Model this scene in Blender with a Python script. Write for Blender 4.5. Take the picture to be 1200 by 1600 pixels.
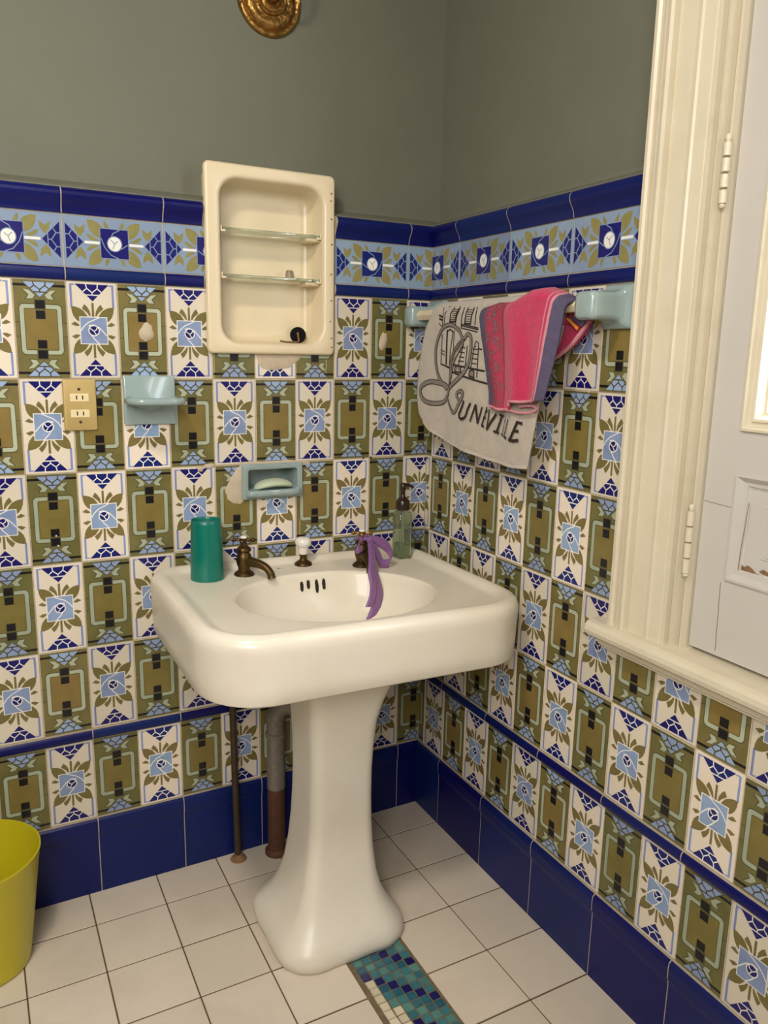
import bpy, bmesh, math, random
from mathutils import Vector, Matrix
from math import sin, cos, pi, sqrt
random.seed(7)
S = bpy.context.scene
for o in list(bpy.data.objects): bpy.data.objects.remove(o)

# ---------------------------------------------------------------- camera
YAW, PITCH, ROLL, FPX = 0.49, -0.2009, 0.0195, 1219.3
cf = Vector((sin(YAW)*cos(PITCH), cos(YAW)*cos(PITCH), sin(PITCH)))
r0 = Vector((cos(YAW), -sin(YAW), 0)); u0 = r0.cross(cf)
cr = r0*cos(ROLL)+u0*sin(ROLL); cu = -r0*sin(ROLL)+u0*cos(ROLL)
cam_d = bpy.data.cameras.new('camera'); cam = bpy.data.objects.new('camera', cam_d)
S.collection.objects.link(cam)
m = Matrix((cr, cu, -cf)).transposed().to_4x4(); m.translation = Vector((-1.0652, -1.7641, 1.27))
cam.matrix_world = m
cam_d.sensor_fit = 'VERTICAL'; cam_d.sensor_height = 36; cam_d.lens = FPX/1600*36; cam_d.clip_start = .02
S.camera = cam
# ---------------------------------------------------------------- light and exposure
S.view_settings.view_transform = 'Standard'; S.view_settings.look = 'None'
S.view_settings.gamma = 1; S.view_settings.exposure = 0.0; S.view_settings.use_curve_mapping = False
W = bpy.data.worlds.new('sky'); S.world = W; W.use_nodes = True
W.node_tree.nodes['Background'].inputs[0].default_value = (.86, .93, 1, 1)
W.node_tree.nodes['Background'].inputs[1].default_value = 9.0
def area(name, loc, target, size, power, col, shape='RECTANGLE', sy=None):
    d = bpy.data.lights.new(name, 'AREA'); d.shape = shape; d.size = size; d.size_y = sy or size
    d.energy = power; d.color = col
    o = bpy.data.objects.new(name, d); S.collection.objects.link(o); o.location = loc
    o.rotation_euler = (Vector(target)-Vector(loc)).to_track_quat('-Z', 'Y').to_euler()
    return o
area('ceiling_light', (-1.25, -1.15, 2.4), (-.9, -.8, 0), .22, 17, (1, .90, .78), 'DISK')
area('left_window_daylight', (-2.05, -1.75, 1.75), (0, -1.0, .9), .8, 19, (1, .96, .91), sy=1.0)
area('rear_fill', (-1.6, -2.45, 1.9), (-.45, -.5, .9), .6, 25, (1, .95, .89), sy=.8)  # unseen fill light added behind the viewer to brighten front faces
area('side_window_daylight', (.24, -1.32, 1.75), (-1, -1.32, 1.3), .8, 8, (.88, .94, 1), sy=1.2)

# ---------------------------------------------------------------- materials
def lin(c): return tuple(((x/255)/12.92 if x/255 <= .04045 else ((x/255+.055)/1.055)**2.4) for x in c)+(1,)
MATS = {}
def mat(name, rgb, rough=.5, metal=0, var=.06, scale=30, bump=0, bscale=60, coat=0, spec=.5, trans=0, ior=1.5, dirt=None, dscale=5, damt=.5, sss=0, sheen=0, tint=False, alpha=1):
    if name in MATS: return MATS[name]
    m = bpy.data.materials.new(name); m.use_nodes = True; nt = m.node_tree; N = nt.nodes; L = nt.links
    b = N['Principled BSDF']; tc = N.new('ShaderNodeTexCoord')
    b.inputs['Roughness'].default_value = rough; b.inputs['Metallic'].default_value = metal
    b.inputs['Specular IOR Level'].default_value = spec; b.inputs['Coat Weight'].default_value = coat; b.inputs['Coat Roughness'].default_value = .06
    b.inputs['Transmission Weight'].default_value = trans; b.inputs['IOR'].default_value = ior; b.inputs['Alpha'].default_value = alpha
    if sss: b.inputs['Subsurface Weight'].default_value = sss; b.inputs['Subsurface Scale'].default_value = .01
    if sheen: b.inputs['Sheen Weight'].default_value = sheen
    n = N.new('ShaderNodeTexNoise'); n.inputs['Scale'].default_value = scale; n.inputs['Detail'].default_value = 4
    L.new(tc.outputs['Object'], n.inputs['Vector'])
    c = lin(rgb); mx = N.new('ShaderNodeMix'); mx.data_type = 'RGBA'
    mx.inputs['A'].default_value = tuple(x*(1-var*1.6) for x in c[:3])+(1,); mx.inputs['B'].default_value = tuple(min(1, x*(1+var*1.6)) for x in c[:3])+(1,)
    L.new(n.outputs['Fac'], mx.inputs['Factor']); out = mx.outputs['Result']
    if dirt:
        n2 = N.new('ShaderNodeTexNoise'); n2.inputs['Scale'].default_value = dscale; n2.inputs['Detail'].default_value = 8; n2.inputs['Roughness'].default_value = .65
        L.new(tc.outputs['Object'], n2.inputs['Vector'])
        rp = N.new('ShaderNodeMapRange'); rp.inputs['From Min'].default_value = .5; rp.inputs['From Max'].default_value = .72; rp.inputs['To Max'].default_value = damt
        L.new(n2.outputs['Fac'], rp.inputs['Value'])
        m2 = N.new('ShaderNodeMix'); m2.data_type = 'RGBA'; L.new(rp.outputs['Result'], m2.inputs['Factor']); L.new(out, m2.inputs['A']); m2.inputs['B'].default_value = lin(dirt); out = m2.outputs['Result']
    if tint:   # every tile came out of the kiln a little different
        at = N.new('ShaderNodeAttribute'); at.attribute_name = 'tint'; hs = N.new('ShaderNodeHueSaturation')
        for o_, k, base, amt in ((0, 'Hue', .5, .012), (0, 'Value', 1, .15)):
            ma = N.new('ShaderNodeMath'); ma.operation = 'MULTIPLY_ADD'; ma.inputs[1].default_value = amt if k == 'Value' else -amt; ma.inputs[2].default_value = base
            L.new(at.outputs['Fac'], ma.inputs[0]); L.new(ma.outputs[0], hs.inputs[k])
        L.new(out, hs.inputs['Color']); out = hs.outputs['Color']
    L.new(out, b.inputs['Base Color'])
    if bump:
        n3 = N.new('ShaderNodeTexNoise'); n3.inputs['Scale'].default_value = bscale; n3.inputs['Detail'].default_value = 3
        L.new(tc.outputs['Object'], n3.inputs['Vector'])
        bp = N.new('ShaderNodeBump'); bp.inputs['Strength'].default_value = bump; bp.inputs['Distance'].default_value = .004
        L.new(n3.outputs['Fac'], bp.inputs['Height']); L.new(bp.outputs['Normal'], b.inputs['Normal'])
    MATS[name] = m; return m
gl = dict(rough=.3, coat=.05, spec=.32, bump=.08, bscale=40, tint=True)
PAL = [
 mat('tile_cream', (226,214,194), var=.03, scale=14, **gl),            #0
 mat('tile_olive', (114,107,62), var=.22, scale=22, **gl),             #1
 mat('tile_navy', (22,24,104), var=.15, scale=40, **gl),               #2
 mat('tile_sky_blue', (144,164,198), var=.12, scale=25, **gl),         #3
 mat('tile_pale_green', (168,176,152), var=.08, scale=30, **gl),       #4
 mat('tile_black', (24,22,26), var=.2, scale=30, **gl),                #5
 mat('tile_periwinkle', (132,144,190), var=.08, scale=30, **gl),       #6
 mat('tile_white_line', (236,234,226), var=.02, scale=30, **gl),       #7
 mat('tile_leaf_brown', (120,108,62), var=.12, scale=30, **gl),        #8
 mat('tile_dark_line', (84,80,52), var=.1, scale=30, **gl),            #9
 mat('tile_border_blue', (134,154,178), var=.06, scale=20, **gl),      #10
 mat('tile_grey_blue', (138,158,192), var=.2, scale=18, **gl),         #11
 mat('grout', (176,164,142), rough=.9, var=.15, scale=60, bump=.4, bscale=200), #12
 mat('plaster_patch', (196,180,156), rough=.9, var=.1, scale=40, bump=.6, bscale=60), #13
 mat('tile_golden', (128,112,60), var=.16, scale=26, **gl),            #14
 mat('cobalt_glaze', (10,24,90), rough=.36, coat=.0, spec=.3, var=.14, scale=9, bump=.12, bscale=14, tint=True), #15
 mat('tile_border_leaf', (140,132,80), var=.12, scale=30, **gl),           #16
]
M_paint = mat('sage_wall_paint', (108,109,94), rough=.75, var=.05, scale=5, bump=.25, bscale=28, dirt=(126,126,110), dscale=3, damt=.25)
M_ceil = mat('ceiling_paint', (120,114,98), rough=.9)
M_porc = mat('old_porcelain', (232,224,206), rough=.32, coat=.2, var=.02, scale=6, bump=.05, bscale=20, dirt=(206,184,150), dscale=2.6, damt=.35)
M_ped = mat('painted_pedestal', (228,220,204), rough=.38, coat=.1, var=.03, scale=10, bump=.22, bscale=34, dirt=(200,184,156), dscale=5, damt=.35)
M_enam = mat('cream_enamel', (226,210,176), rough=.32, coat=.15, var=.03, scale=8, bump=.12, bscale=12)
M_ceram = mat('pale_blue_ceramic', (152,170,168), rough=.16, coat=.4, var=.04, scale=12, bump=.04, bscale=30)
M_brass = mat('aged_brass', (88,68,38), rough=.38, metal=.85, var=.3, scale=60, bump=.25, bscale=90, dirt=(60,44,28), dscale=30, damt=.7)
M_gold = mat('polished_brass', (168,128,68), rough=.34, metal=.9, var=.3, scale=40, bump=.6, bscale=120, dirt=(52,38,22), dscale=40, damt=.9)
M_plate = mat('brushed_brass_plate', (196,170,110), rough=.45, metal=.35, var=.05, scale=30)
M_iron = mat('rusty_iron', (74,62,46), rough=.6, metal=.4, var=.3, scale=60, bump=.5, bscale=90, dirt=(96,52,30), dscale=24, damt=.8)
M_trim = mat('cream_gloss_paint', (220,210,186), rough=.34, var=.03, scale=7, bump=.2, bscale=16, dirt=(200,186,156), dscale=8, damt=.35)
M_leaf = mat('white_gloss_paint', (200,195,187), rough=.36, var=.03, scale=6, bump=.12, bscale=14)
M_back = mat('far_wall_paint', (66,62,50), rough=.8)
M_dark = mat('dark_gap', (40,32,26), rough=.9)
M_chip = mat('bare_wood', (128,96,66), rough=.9, var=.3, scale=80)
M_white = mat('white_porcelain', (236,232,222), rough=.15, coat=.4)

# ---------------------------------------------------------------- mesh helpers
class MB:
    def __init__(s): s.v=[]; s.f=[]; s.m=[]; s.t=[]; s.tint=0
    def poly(s, pts, mi=0):
        if len(pts) < 3: return
        n=len(s.v); s.v += [tuple(p) for p in pts]; s.f.append(list(range(n, n+len(pts)))); s.m.append(mi); s.t.append(s.tint)
    def box(s, a, b, mi=0):
        x0,y0,z0=[min(a[i],b[i]) for i in range(3)]; x1,y1,z1=[max(a[i],b[i]) for i in range(3)]
        n=len(s.v); s.v += [(x,y,z) for z in (z0,z1) for y in (y0,y1) for x in (x0,x1)]
        for q in ((0,2,3,1),(4,5,7,6),(0,1,5,4),(2,6,7,3),(0,4,6,2),(1,3,7,5)):
            s.f.append([n+i for i in q]); s.m.append(mi); s.t.append(s.tint)
    def rings(s, rings, mi=0, cap0=True, cap1=True, closed=True):
        n=len(s.v); k=len(rings[0])
        for r in rings: s.v += [tuple(p) for p in r]
        for i in range(len(rings)-1):
            for j in range(k if closed else k-1):
                a=n+i*k+j; b=n+i*k+(j+1)%k
                s.f.append([a,b,b+k,a+k]); s.m.append(mi); s.t.append(s.tint)
        if cap0: s.f.append([n+j for j in range(k)][::-1]); s.m.append(mi); s.t.append(s.tint)
        if cap1: s.f.append([n+(len(rings)-1)*k+j for j in range(k)]); s.m.append(mi); s.t.append(s.tint)
    def lathe(s, prof, c=(0,0,0), axis='Z', n=32, mi=0, cap=True):
        R=[]
        for r,h in prof:
            ring=[]
            for j in range(n):
                a=2*pi*j/n; p=(r*cos(a), r*sin(a), h)
                if axis=='Y': p=(p[0],-h,p[1])      # h grows toward -y (off the back wall)
                if axis=='X': p=(-h,p[0],p[1])
                ring.append((c[0]+p[0],c[1]+p[1],c[2]+p[2]))
            R.append(ring)
        s.rings(R, mi, cap, cap)
    def tube(s, pts, rad, n=16, mi=0):
        P=[Vector(p) for p in pts]; R=[]; up=None
        for i,p in enumerate(P):
            d=(P[min(i+1,len(P)-1)]-P[max(i-1,0)]).normalized()
            if up is None: up=d.orthogonal().normalized()
            up=(up-d*up.dot(d)).normalized(); w=d.cross(up)
            r=rad[i] if isinstance(rad,(list,tuple)) else rad
            R.append([p+(up*cos(2*pi*j/n)+w*sin(2*pi*j/n))*r for j in range(n)])
        s.rings(R, mi)
    def build(s, name, mats, parent=None, smooth=False, angle=40, fix=True):
        me=bpy.data.meshes.new(name); me.from_pydata(s.v, [], s.f)
        if not isinstance(mats,(list,tuple)): mats=[mats]
        for m_ in mats: me.materials.append(m_)
        me.polygons.foreach_set('material_index', s.m)
        at=me.attributes.new('tint','FLOAT','FACE'); at.data.foreach_set('value', s.t)
        if fix:
            bm=bmesh.new(); bm.from_mesh(me); bmesh.ops.remove_doubles(bm, verts=bm.verts, dist=1e-6); bmesh.ops.recalc_face_normals(bm, faces=bm.faces); bm.to_mesh(me); bm.free()
        if smooth:
            me.polygons.foreach_set('use_smooth', [True]*len(me.polygons))
            try: me.set_sharp_from_angle(angle=math.radians(angle))
            except Exception: pass
        me.update()
        o=bpy.data.objects.new(name, me); S.collection.objects.link(o)
        if parent: o.parent=parent
        return o
def tag(o, label, cat, group=None):
    o['label']=label; o['category']=cat
    if group: o['group']=group
    return o
def struct(o): o['kind']='structure'; return o
def empty(name, label, cat, loc=(0,0,0)):
    o=bpy.data.objects.new(name,None); S.collection.objects.link(o); o.location=loc; o.empty_display_size=.02; tag(o,label,cat); return o
def place(o, root):          # a part built in world coordinates under a root that stands elsewhere
    o.parent=root; o.matrix_parent_inverse=Matrix.Translation(root.location).inverted(); return o
def bevel(o, w, seg=2, angle=30):
    b=o.modifiers.new('b','BEVEL'); b.width=w; b.segments=seg; b.limit_method='ANGLE'; b.angle_limit=math.radians(angle); return o
def spline(pts, k=6):
    P=[Vector(p) for p in pts]; out=[]
    for i in range(len(P)-1):
        a=P[max(i-1,0)]; b=P[i]; c=P[i+1]; d=P[min(i+2,len(P)-1)]
        for j in range(k):
            t=j/k; out.append(.5*((2*b)+(c-a)*t+(2*a-5*b+4*c-d)*t*t+(3*b-a-3*c+d)*t**3))
    out.append(P[-1]); return out
def rrect(x0,x1,y0,y1,r,z,n=8):      # rounded rectangle ring, fixed vertex count
    r=min(r,(x1-x0)/2-1e-4,(y1-y0)/2-1e-4); R=[]
    C=((x1-r,y1-r,0),(x0+r,y1-r,pi/2),(x0+r,y0+r,pi),(x1-r,y0+r,1.5*pi)); A=[]
    for cx,cy,a0 in C: A.append([(cx+r*cos(a0+pi/2*i/n), cy+r*sin(a0+pi/2*i/n)) for i in range(n+1)])
    for i in range(4):
        R += A[i]; a=A[i][-1]; b=A[(i+1)%4][0]
        R += [(a[0]+(b[0]-a[0])*j/6, a[1]+(b[1]-a[1])*j/6) for j in range(1,6)]
    return [(x,y,z) for x,y in R]
def ell_like(ring, cx, cy, ax, ay, z, pw=2):   # ellipse with its points at the bearings of another ring
    out=[]
    for p in ring:
        a=math.atan2((p[1]-cy)/ay,(p[0]-cx)/ax); out.append((cx+ax*cos(a), cy+ay*sin(a), z))
    return out
# ---------------------------------------------------------------- room shell and tiles
def clip(poly, ax, lim, keep_less):
    out=[]; n=len(poly)
    for i in range(n):
        a=poly[i]; b=poly[(i+1)%n]
        ia=(a[ax]<=lim) if keep_less else (a[ax]>=lim); ib=(b[ax]<=lim) if keep_less else (b[ax]>=lim)
        if ia: out.append(a)
        if ia!=ib and abs(b[ax]-a[ax])>1e-12:
            t=(lim-a[ax])/(b[ax]-a[ax]); out.append((a[0]+(b[0]-a[0])*t, a[1]+(b[1]-a[1])*t))
    return out
def minus(poly, R):
    h0,h1,z0,z1=R
    xs=[p[0] for p in poly]; zs=[p[1] for p in poly]
    if max(xs)<=h0 or min(xs)>=h1 or max(zs)<=z0 or min(zs)>=z1: return [poly]
    mid=clip(clip(poly,0,h0,False),0,h1,True)
    return [q for q in (clip(poly,0,h0,True), clip(poly,0,h1,False), clip(mid,1,z0,True) if mid else [], clip(mid,1,z1,False) if mid else []) if len(q)>2]
def minus_all(polys, holes):
    for R in holes:
        polys=[q for p in polys for q in minus(p,R)]
    return polys
def rect(a,b,c,d): return [(a,c),(b,c),(b,d),(a,d)]
C=.1
Z={'b6':.1918,'t6':.3894,'b5':.4149,'t1':1.4026,'pt':1.4296,'bt':1.532,'ct':1.582}
RP=(Z['t1']-Z['b5'])/5
ROWS=[(6,Z['b6'],Z['t6'])]+[(5-i, Z['b5']+RP*i, Z['b5']+RP*(i+1)) for i in range(5)]
def stroke(pts, w):      # a mitred line: neighbouring pieces share their ends and never overlap
    n=len(pts); N=[]; L=[]; R=[]
    for a,b in zip(pts,pts[1:]):
        dx,dy=b[0]-a[0],b[1]-a[1]; l=sqrt(dx*dx+dy*dy) or 1; N.append((-dy/l,dx/l))
    for i,p in enumerate(pts):
        a=N[max(i-1,0)]; b=N[min(i,n-2)]; mx,my=a[0]+b[0],a[1]+b[1]; m=sqrt(mx*mx+my*my) or 1; mx/=m; my/=m
        k=w/2/max(.45,mx*b[0]+my*b[1]); L.append((p[0]+mx*k,p[1]+my*k)); R.append((p[0]-mx*k,p[1]-my*k))
    return [[L[i],R[i],R[i+1],L[i+1]] for i in range(n-1)]
def circ(cx,cy,r,n=14): return [(cx+r*cos(2*pi*i/n), cy+r*sin(2*pi*i/n)) for i in range(n)]
def mir4(p, ws=2.0): return [p,[(1-a,b) for a,b in p][::-1],[(a,ws-b) for a,b in p][::-1],[(1-a,ws-b) for a,b in p]]
def mir2(p, H=2.0): return [p,[(a,H-b) for a,b in p][::-1]]
TRI=[[(.38,1.955),(.40,1.87),(.505,1.785),(.61,1.87),(.62,1.955)],[(.40,1.87),(.32,1.80)],[(.61,1.87),(.69,1.80)],[(.505,1.785),(.505,1.735)],[(.37,1.735),(.64,1.735)]]
def motif_white():
    L=[]
    for q in mir2([(.165,1.955),(.505,1.605),(.845,1.955)]): L.append((2,q,1))
    for s_ in TRI:
        for st in stroke(s_,.022):
            for q in mir2(st): L.append((7,q,2))
    for q in mir4([(.055,1.955),(.055,1.47),(.10,1.48),(.10,1.925),(.17,1.925),(.14,1.955)]): L.append((6,q,1))
    for q in mir4([(.055,1.955),(.055,1.47),(.048,1.47),(.048,1.962),(.15,1.962),(.15,1.955)]): L.append((7,q,1))
    for q in mir2([(.478,1.575),(.478,1.29),(.525,1.29),(.525,1.575)]): L.append((8,q,1))
    leaf=[(.07,1.485),(.13,1.49),(.22,1.465),(.31,1.41),(.385,1.30),(.38,1.28),(.23,1.28),(.23,1.17),(.165,1.215),(.11,1.29),(.08,1.38)]
    for q in mir4(leaf): L.append((8,q,1))
    for q in mir4([(.335,1.545),(.39,1.49),(.44,1.40),(.455,1.30),(.43,1.30),(.38,1.37),(.285,1.455)]): L.append((8,q,1))
    for q in mir4([(.05,1.125),(.13,1.18),(.20,1.13),(.225,1.095),(.15,1.085)]): L.append((8,q,1))
    L.append((7,rect(.222,.788,.712,1.288),2)); L.append((11,rect(.24,.77,.73,1.27),3))
    for s_ in ([(.245,.99),(.30,1.08),(.40,1.17),(.55,1.24),(.62,1.275)],[(.765,.89),(.70,.97),(.62,1.06),(.50,1.12),(.40,1.10)],[(.60,.725),(.51,.82),(.44,.92),(.41,1.03),(.43,1.10)]):
        for st in stroke(s_,.022): L.append((7,st,4))
    L.append((7,circ(.505,1.0,.118,18),5)); L.append((2,circ(.505,1.0,.095,18),6))
    for s_ in ([(.42,1.05),(.50,.99),(.545,.92)],[(.50,.99),(.555,1.02),(.57,1.07)]):
        for st in stroke(s_,.02): L.append((7,st,7))
    return L
def motif_olive():
    L=[]
    for q in mir2([(.16,1.965),(.50,1.635),(.84,1.965)]): L.append((9,q,2))
    for q in mir2([(.19,1.955),(.50,1.655),(.81,1.955)]): L.append((3,q,3))
    for s_ in TRI:
        for st in stroke([(a,b+.02 if b<1.95 else b) for a,b in s_],.026):
            for q in mir2(st): L.append((9,q,4))
    for q in mir4([(0,1.865),(.27,1.865),(.23,1.915),(0,1.915)]): L.append((5,q,1))
    fish=[(.17,1.815),(.30,1.80),(.42,1.69),(.36,1.61),(.22,1.605),(.275,1.70)]
    for q in mir4([(.5+(a-.5)*1.04,b-.005) for a,b in fish]): L.append((9,q,1))
    for q in mir4([(.185,1.805),(.30,1.787),(.405,1.69),(.355,1.622),(.24,1.615),(.29,1.70)]): L.append((4,q,3))
    def rr(x0,x1,y0,y1,r):
        return [(x,y) for x,y,_ in rrect_s(x0,x1,y0,y1,r)]
    L.append((9,rr(.085,.915,.475,1.525,.09),1)); L.append((4,rr(.10,.90,.495,1.505,.08),2))
    L.append((9,rr(.18,.82,.575,1.425,.03),3)); L.append((14,rr(.192,.808,.59,1.41,.02),4))
    for q in mir2(rect(.385,.60,1.40,1.61)): L.append((9,q,5))
    for q in mir2(rect(.405,.585,1.425,1.59)): L.append((5,q,6))
    for q in mir2(rect(.405,.585,1.215,1.385)): L.append((5,q,6))
    for q in mir4(rect(0,.09,1.135,1.15)): L.append((9,q,1))
    return L
def rrect_s(x0,x1,y0,y1,r,n=3):
    out=[]
    for cx,cy,a0 in ((x1-r,y1-r,0),(x0+r,y1-r,pi/2),(x0+r,y0+r,pi),(x1-r,y0+r,1.5*pi)):
        for i in range(n+1): out.append((cx+r*cos(a0+pi/2*i/n), cy+r*sin(a0+pi/2*i/n),0))
    return out
def motif_border():     # one tile two units wide and one high
    L=[]; W2=lambda p:[(a/2,b) for a,b in p]
    def m4(p): return [p,[(2-a,b) for a,b in p][::-1],[(a,1-b) for a,b in p][::-1],[(2-a,1-b) for a,b in p]]
    def m2(p): return [p,[(2-a,b) for a,b in p][::-1]]
    for q in m2([(.03,.84),(.03,.16),(.37,.5)]): L.append((2,q,1))
    for s_ in ([(.16,.72),(.16,.60),(.26,.60)],[(.03,.60),(.16,.60)],):
        pass
    for s_ in ([(.03,.63),(.10,.63),(.19,.5),(.10,.37),(.03,.37)],[(.10,.63),(.15,.71)],[(.10,.37),(.15,.29)],[(.19,.5),(.26,.5)],[(.26,.61),(.26,.39)]):
        for st in stroke(s_,.02):
            for q in m2(st): L.append((10,q,2))
    for q in m2(rect(.40,.70,.475,.525)): L.append((7,q,1))
    for q in m4([(.46,.93),(.56,.935),(.68,.89),(.77,.80),(.80,.72),(.70,.60),(.60,.64),(.52,.72),(.475,.82)]): L.append((16,q,1))
    for q in m4([(.80,.95),(.87,.87),(.90,.80),(.82,.80),(.79,.86)]): L.append((16,q,1))
    for q in m4([(.43,.66),(.50,.655),(.60,.60),(.69,.545),(.60,.535),(.50,.56)]): L.append((16,q,1))
    for q in m4([(.20,.84),(.31,.76),(.42,.84),(.40,.70),(.32,.60),(.23,.68)]): L.append((16,q,1))
    L.append((10,rect(.705,1.295,.205,.795),2)); L.append((2,rect(.72,1.28,.22,.78),3))
    for s_ in ([(.73,.60),(.80,.42),(.92,.28),(1.08,.22)],[(.90,.55),(.97,.70),(1.12,.78)],[(1.0,.38),(1.15,.42),(1.27,.50)]):
        for st in stroke(s_,.018): L.append((10,st,4))
    L.append((10,circ(1,.5,.155,18),5)); L.append((7,circ(1,.5,.136,18),6))
    for st in stroke([(.92,.58),(1.0,.5),(1.07,.56)],.016)+stroke([(1.0,.5),(.96,.40)],.016): L.append((10,st,7))
    return [(m_,W2(q),o) for m_,q,o in L]
MW,MO,MBD=motif_white(),motif_olive(),motif_border()
def put_tile(mb, P, h0, h1, z0, z1, vis, base, motif, holes, H=2.0, flip=False, gap=.0009):
    """one glazed tile: bevelled body and its inlaid motif; vis = the span of the tile that was not cut off"""
    mb.tint=random.uniform(-1,1); jz=random.uniform(-.0005,.0005)
    w=h1-h0; hh=z1-z0
    a=max(h0,vis[0])+gap; b=min(h1,vis[1])-gap
    if b-a<.004: return
    for q in minus_all([rect(a,b,z0+gap+jz,z1-gap+jz)],holes):
        hs=[p[0] for p in q]; zs=[p[1] for p in q]; A,B,D,E=min(hs),max(hs),min(zs),max(zs)
        if B-A<.003 or E-D<.003: continue
        i=.0007
        mb.poly([P(*p,0) for p in rect(A+i,B-i,D+i,E-i)],base)
        for (p,q_),(r_,s_) in zip(zip(rect(A,B,D,E),rect(A,B,D,E)[1:]+rect(A,B,D,E)[:1]),zip(rect(A+i,B-i,D+i,E-i),rect(A+i,B-i,D+i,E-i)[1:]+rect(A+i,B-i,D+i,E-i)[:1])):
            mb.poly([P(*p,-.0022),P(*q_,-.0022),P(*s_,0),P(*r_,0)],base if base!=1 else 0)
    for mi,poly,lay in motif:
        pts=[]
        for u,v in poly:
            if flip: u=1-u
            pts.append((h0+(.012+.976*u)*w, z0+jz+(.006+.988*v/H)*hh if H==2 else z0+jz+v*hh))
        pts=clip(clip(pts,0,a+.0005,False),0,b-.0005,True)
        if len(pts)<3: continue
        for q in minus_all([pts],holes):
            if len(q)>2: mb.poly([P(*p,.00012+.00016*lay) for p in q],mi)
def extrude(mb, P, prof, h0, h1, mi):
    """profile [(off, z)] drawn along the wall"""
    n=len(prof); a=[P(h0,z,o) for o,z in prof]; b=[P(h1,z,o) for o,z in prof]
    for i in range(n-1): mb.poly([a[i],b[i],b[i+1],a[i+1]],mi)
    mb.poly(a,mi); mb.poly(b[::-1],mi)
CAP=[(-.03,Z['bt']),(.002,Z['bt']+.001),(.003,Z['bt']+.007),(.005,Z['bt']+.014),(.009,Z['bt']+.021),(.0135,Z['bt']+.028),(.016,Z['bt']+.035),(.0155,Z['bt']+.041),(.012,Z['bt']+.046),(.006,Z['bt']+.0495),(-.004,Z['bt']+.0505),(-.03,Z['bt']+.0505)]
def half_round(z0,z1,d,n=8):
    c=(z0+z1)/2; h=(z1-z0)/2
    return [(-.02,z0)]+[(d*cos(-pi/2+pi*i/n)**.8 if 0<i<n else 0, c+h*sin(-pi/2+pi*i/n)) for i in range(n+1)]+[(-.02,z1)]
BASE=[(-.03,.0),(.007,.0),(.0072,.02),(.0065,.140),(.0075,.149),(.010,.154),(.0105,.176),(.009,.186),(.004,.1905),(-.03,.1910)]
def wall_set(side, P, joints0, tail, holes, kmax, parity):
    """joints0: distance from the corner to the first tile joint; tail=+1 when h grows away from the corner"""
    mb=MB()
    for row,z0,z1 in ROWS:
        z0b,z1b=z0,z1
        jr=joints0 + (.004 if (row==6 and tail>0) else 0)
        for k in range(-1,kmax):
            d0,d1=jr+k*C, jr+(k+1)*C
            h0,h1=(d0,d1) if tail>0 else (-d1,-d0)
            vis=(0,99) if tail>0 else (-99,0)
            white=((row+k+parity)%2==0)
            put_tile(mb,P,h0,h1,z0b,z1b,vis,0 if white else 1,MW if white else MO,holes,flip=(row%2==0)!=(random.random()<.12))
    tiles=mb.build('glazed_tiles',PAL,fix=False)
    # border tiles and mouldings
    bd=MB(); caps=[]; js=2 if tail<0 else 1
    trims={'cap':MB(),'pencil':MB(),'dado':MB(),'base':MB()}
    profs={'cap':(CAP,1.5),'pencil':(half_round(Z['t1']+.0008,Z['pt']-.0008,.008),1.4),'dado':(half_round(Z['t6']+.0008,Z['b5']-.0008,.009),.39),'base':(BASE,0)}
    for j in range(-1,kmax//2+1):
        d0=joints0+(j*2+(0 if tail<0 else 1))*C; d1=d0+2*C
        if j==-1 and tail>0: pass
        h0,h1=(d0,d1) if tail>0 else (-d1,-d0)
        vis=(0,99) if tail>0 else (-99,0)
        put_tile(bd,P,h0,h1,Z['pt'],Z['bt'],vis,10,MBD,holes,H=1,flip=(j%2==0))
        a=max(h0,vis[0])+.0011; b=min(h1,vis[1])-.0011
        if b-a<.004: continue
        for nm,(pr,zz) in profs.items():
            trims[nm].tint=random.uniform(-.9,.9)
            segs=[(a,b)]
            for H0,H1,ZZ0,ZZ1 in holes:
                if ZZ0<zz+.02<ZZ1:
                    H0,H1=(H0-.020,H1+.0195) if tail<0 else (H0,H1)
                    segs=[s for (x,y) in segs for s in ((x,min(y,H0)),(max(x,H1),y)) if s[1]-s[0]>.003]
            for x,y in segs: extrude(trims[nm],P,pr,x,y,15)
    for nm,(pr,zz) in profs.items():           # the pale grout showing in the joints
        a,b=(0,joints0+kmax*C) if tail>0 else (-(joints0+kmax*C),0)
        segs=[(a,b)]
        for H0,H1,ZZ0,ZZ1 in holes:
            if ZZ0<zz+.02<ZZ1:
                H0,H1=(H0-.0185,H1+.018) if tail<0 else (H0,H1)
                segs=[s for (x,y) in segs for s in ((x,min(y,H0)),(max(x,H1),y)) if s[1]-s[0]>.003]
        for x,y in segs: extrude(trims[nm],P,[(o-.0004,z+.0001) for o,z in pr],x,y,12)
    border=bd.build('border_tiles',PAL,fix=False)
    out={k:v.build('moulding',PAL,smooth=True,angle=35,fix=False) for k,v in trims.items()}
    return tiles,border,out
PB=lambda h,z,o:(h,-o,z)          # back wall: h is x
PR=lambda h,z,o:(-o,-h,z)         # right wall: h is the distance from the corner towards the viewer
XL,YF,ZC=-2.1,-2.9,2.8
HCAB=(-.5660,-.2910,1.2785,1.6505); HSOAP=(-.503,-.360,.927,1.002)
WH0,WH1,WZ0,WZ1=.725,1.80,.745,2.45
HWIN=(WH0,WH1,WZ0,WZ1)
kb,kr=20,27
tb,bb,ob=wall_set('back',PB,.0701,-1,[HCAB,HSOAP],kb,0)
tr,br_,orr=wall_set('right',PR,.0264,1,[HWIN],kr,0)
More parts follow.
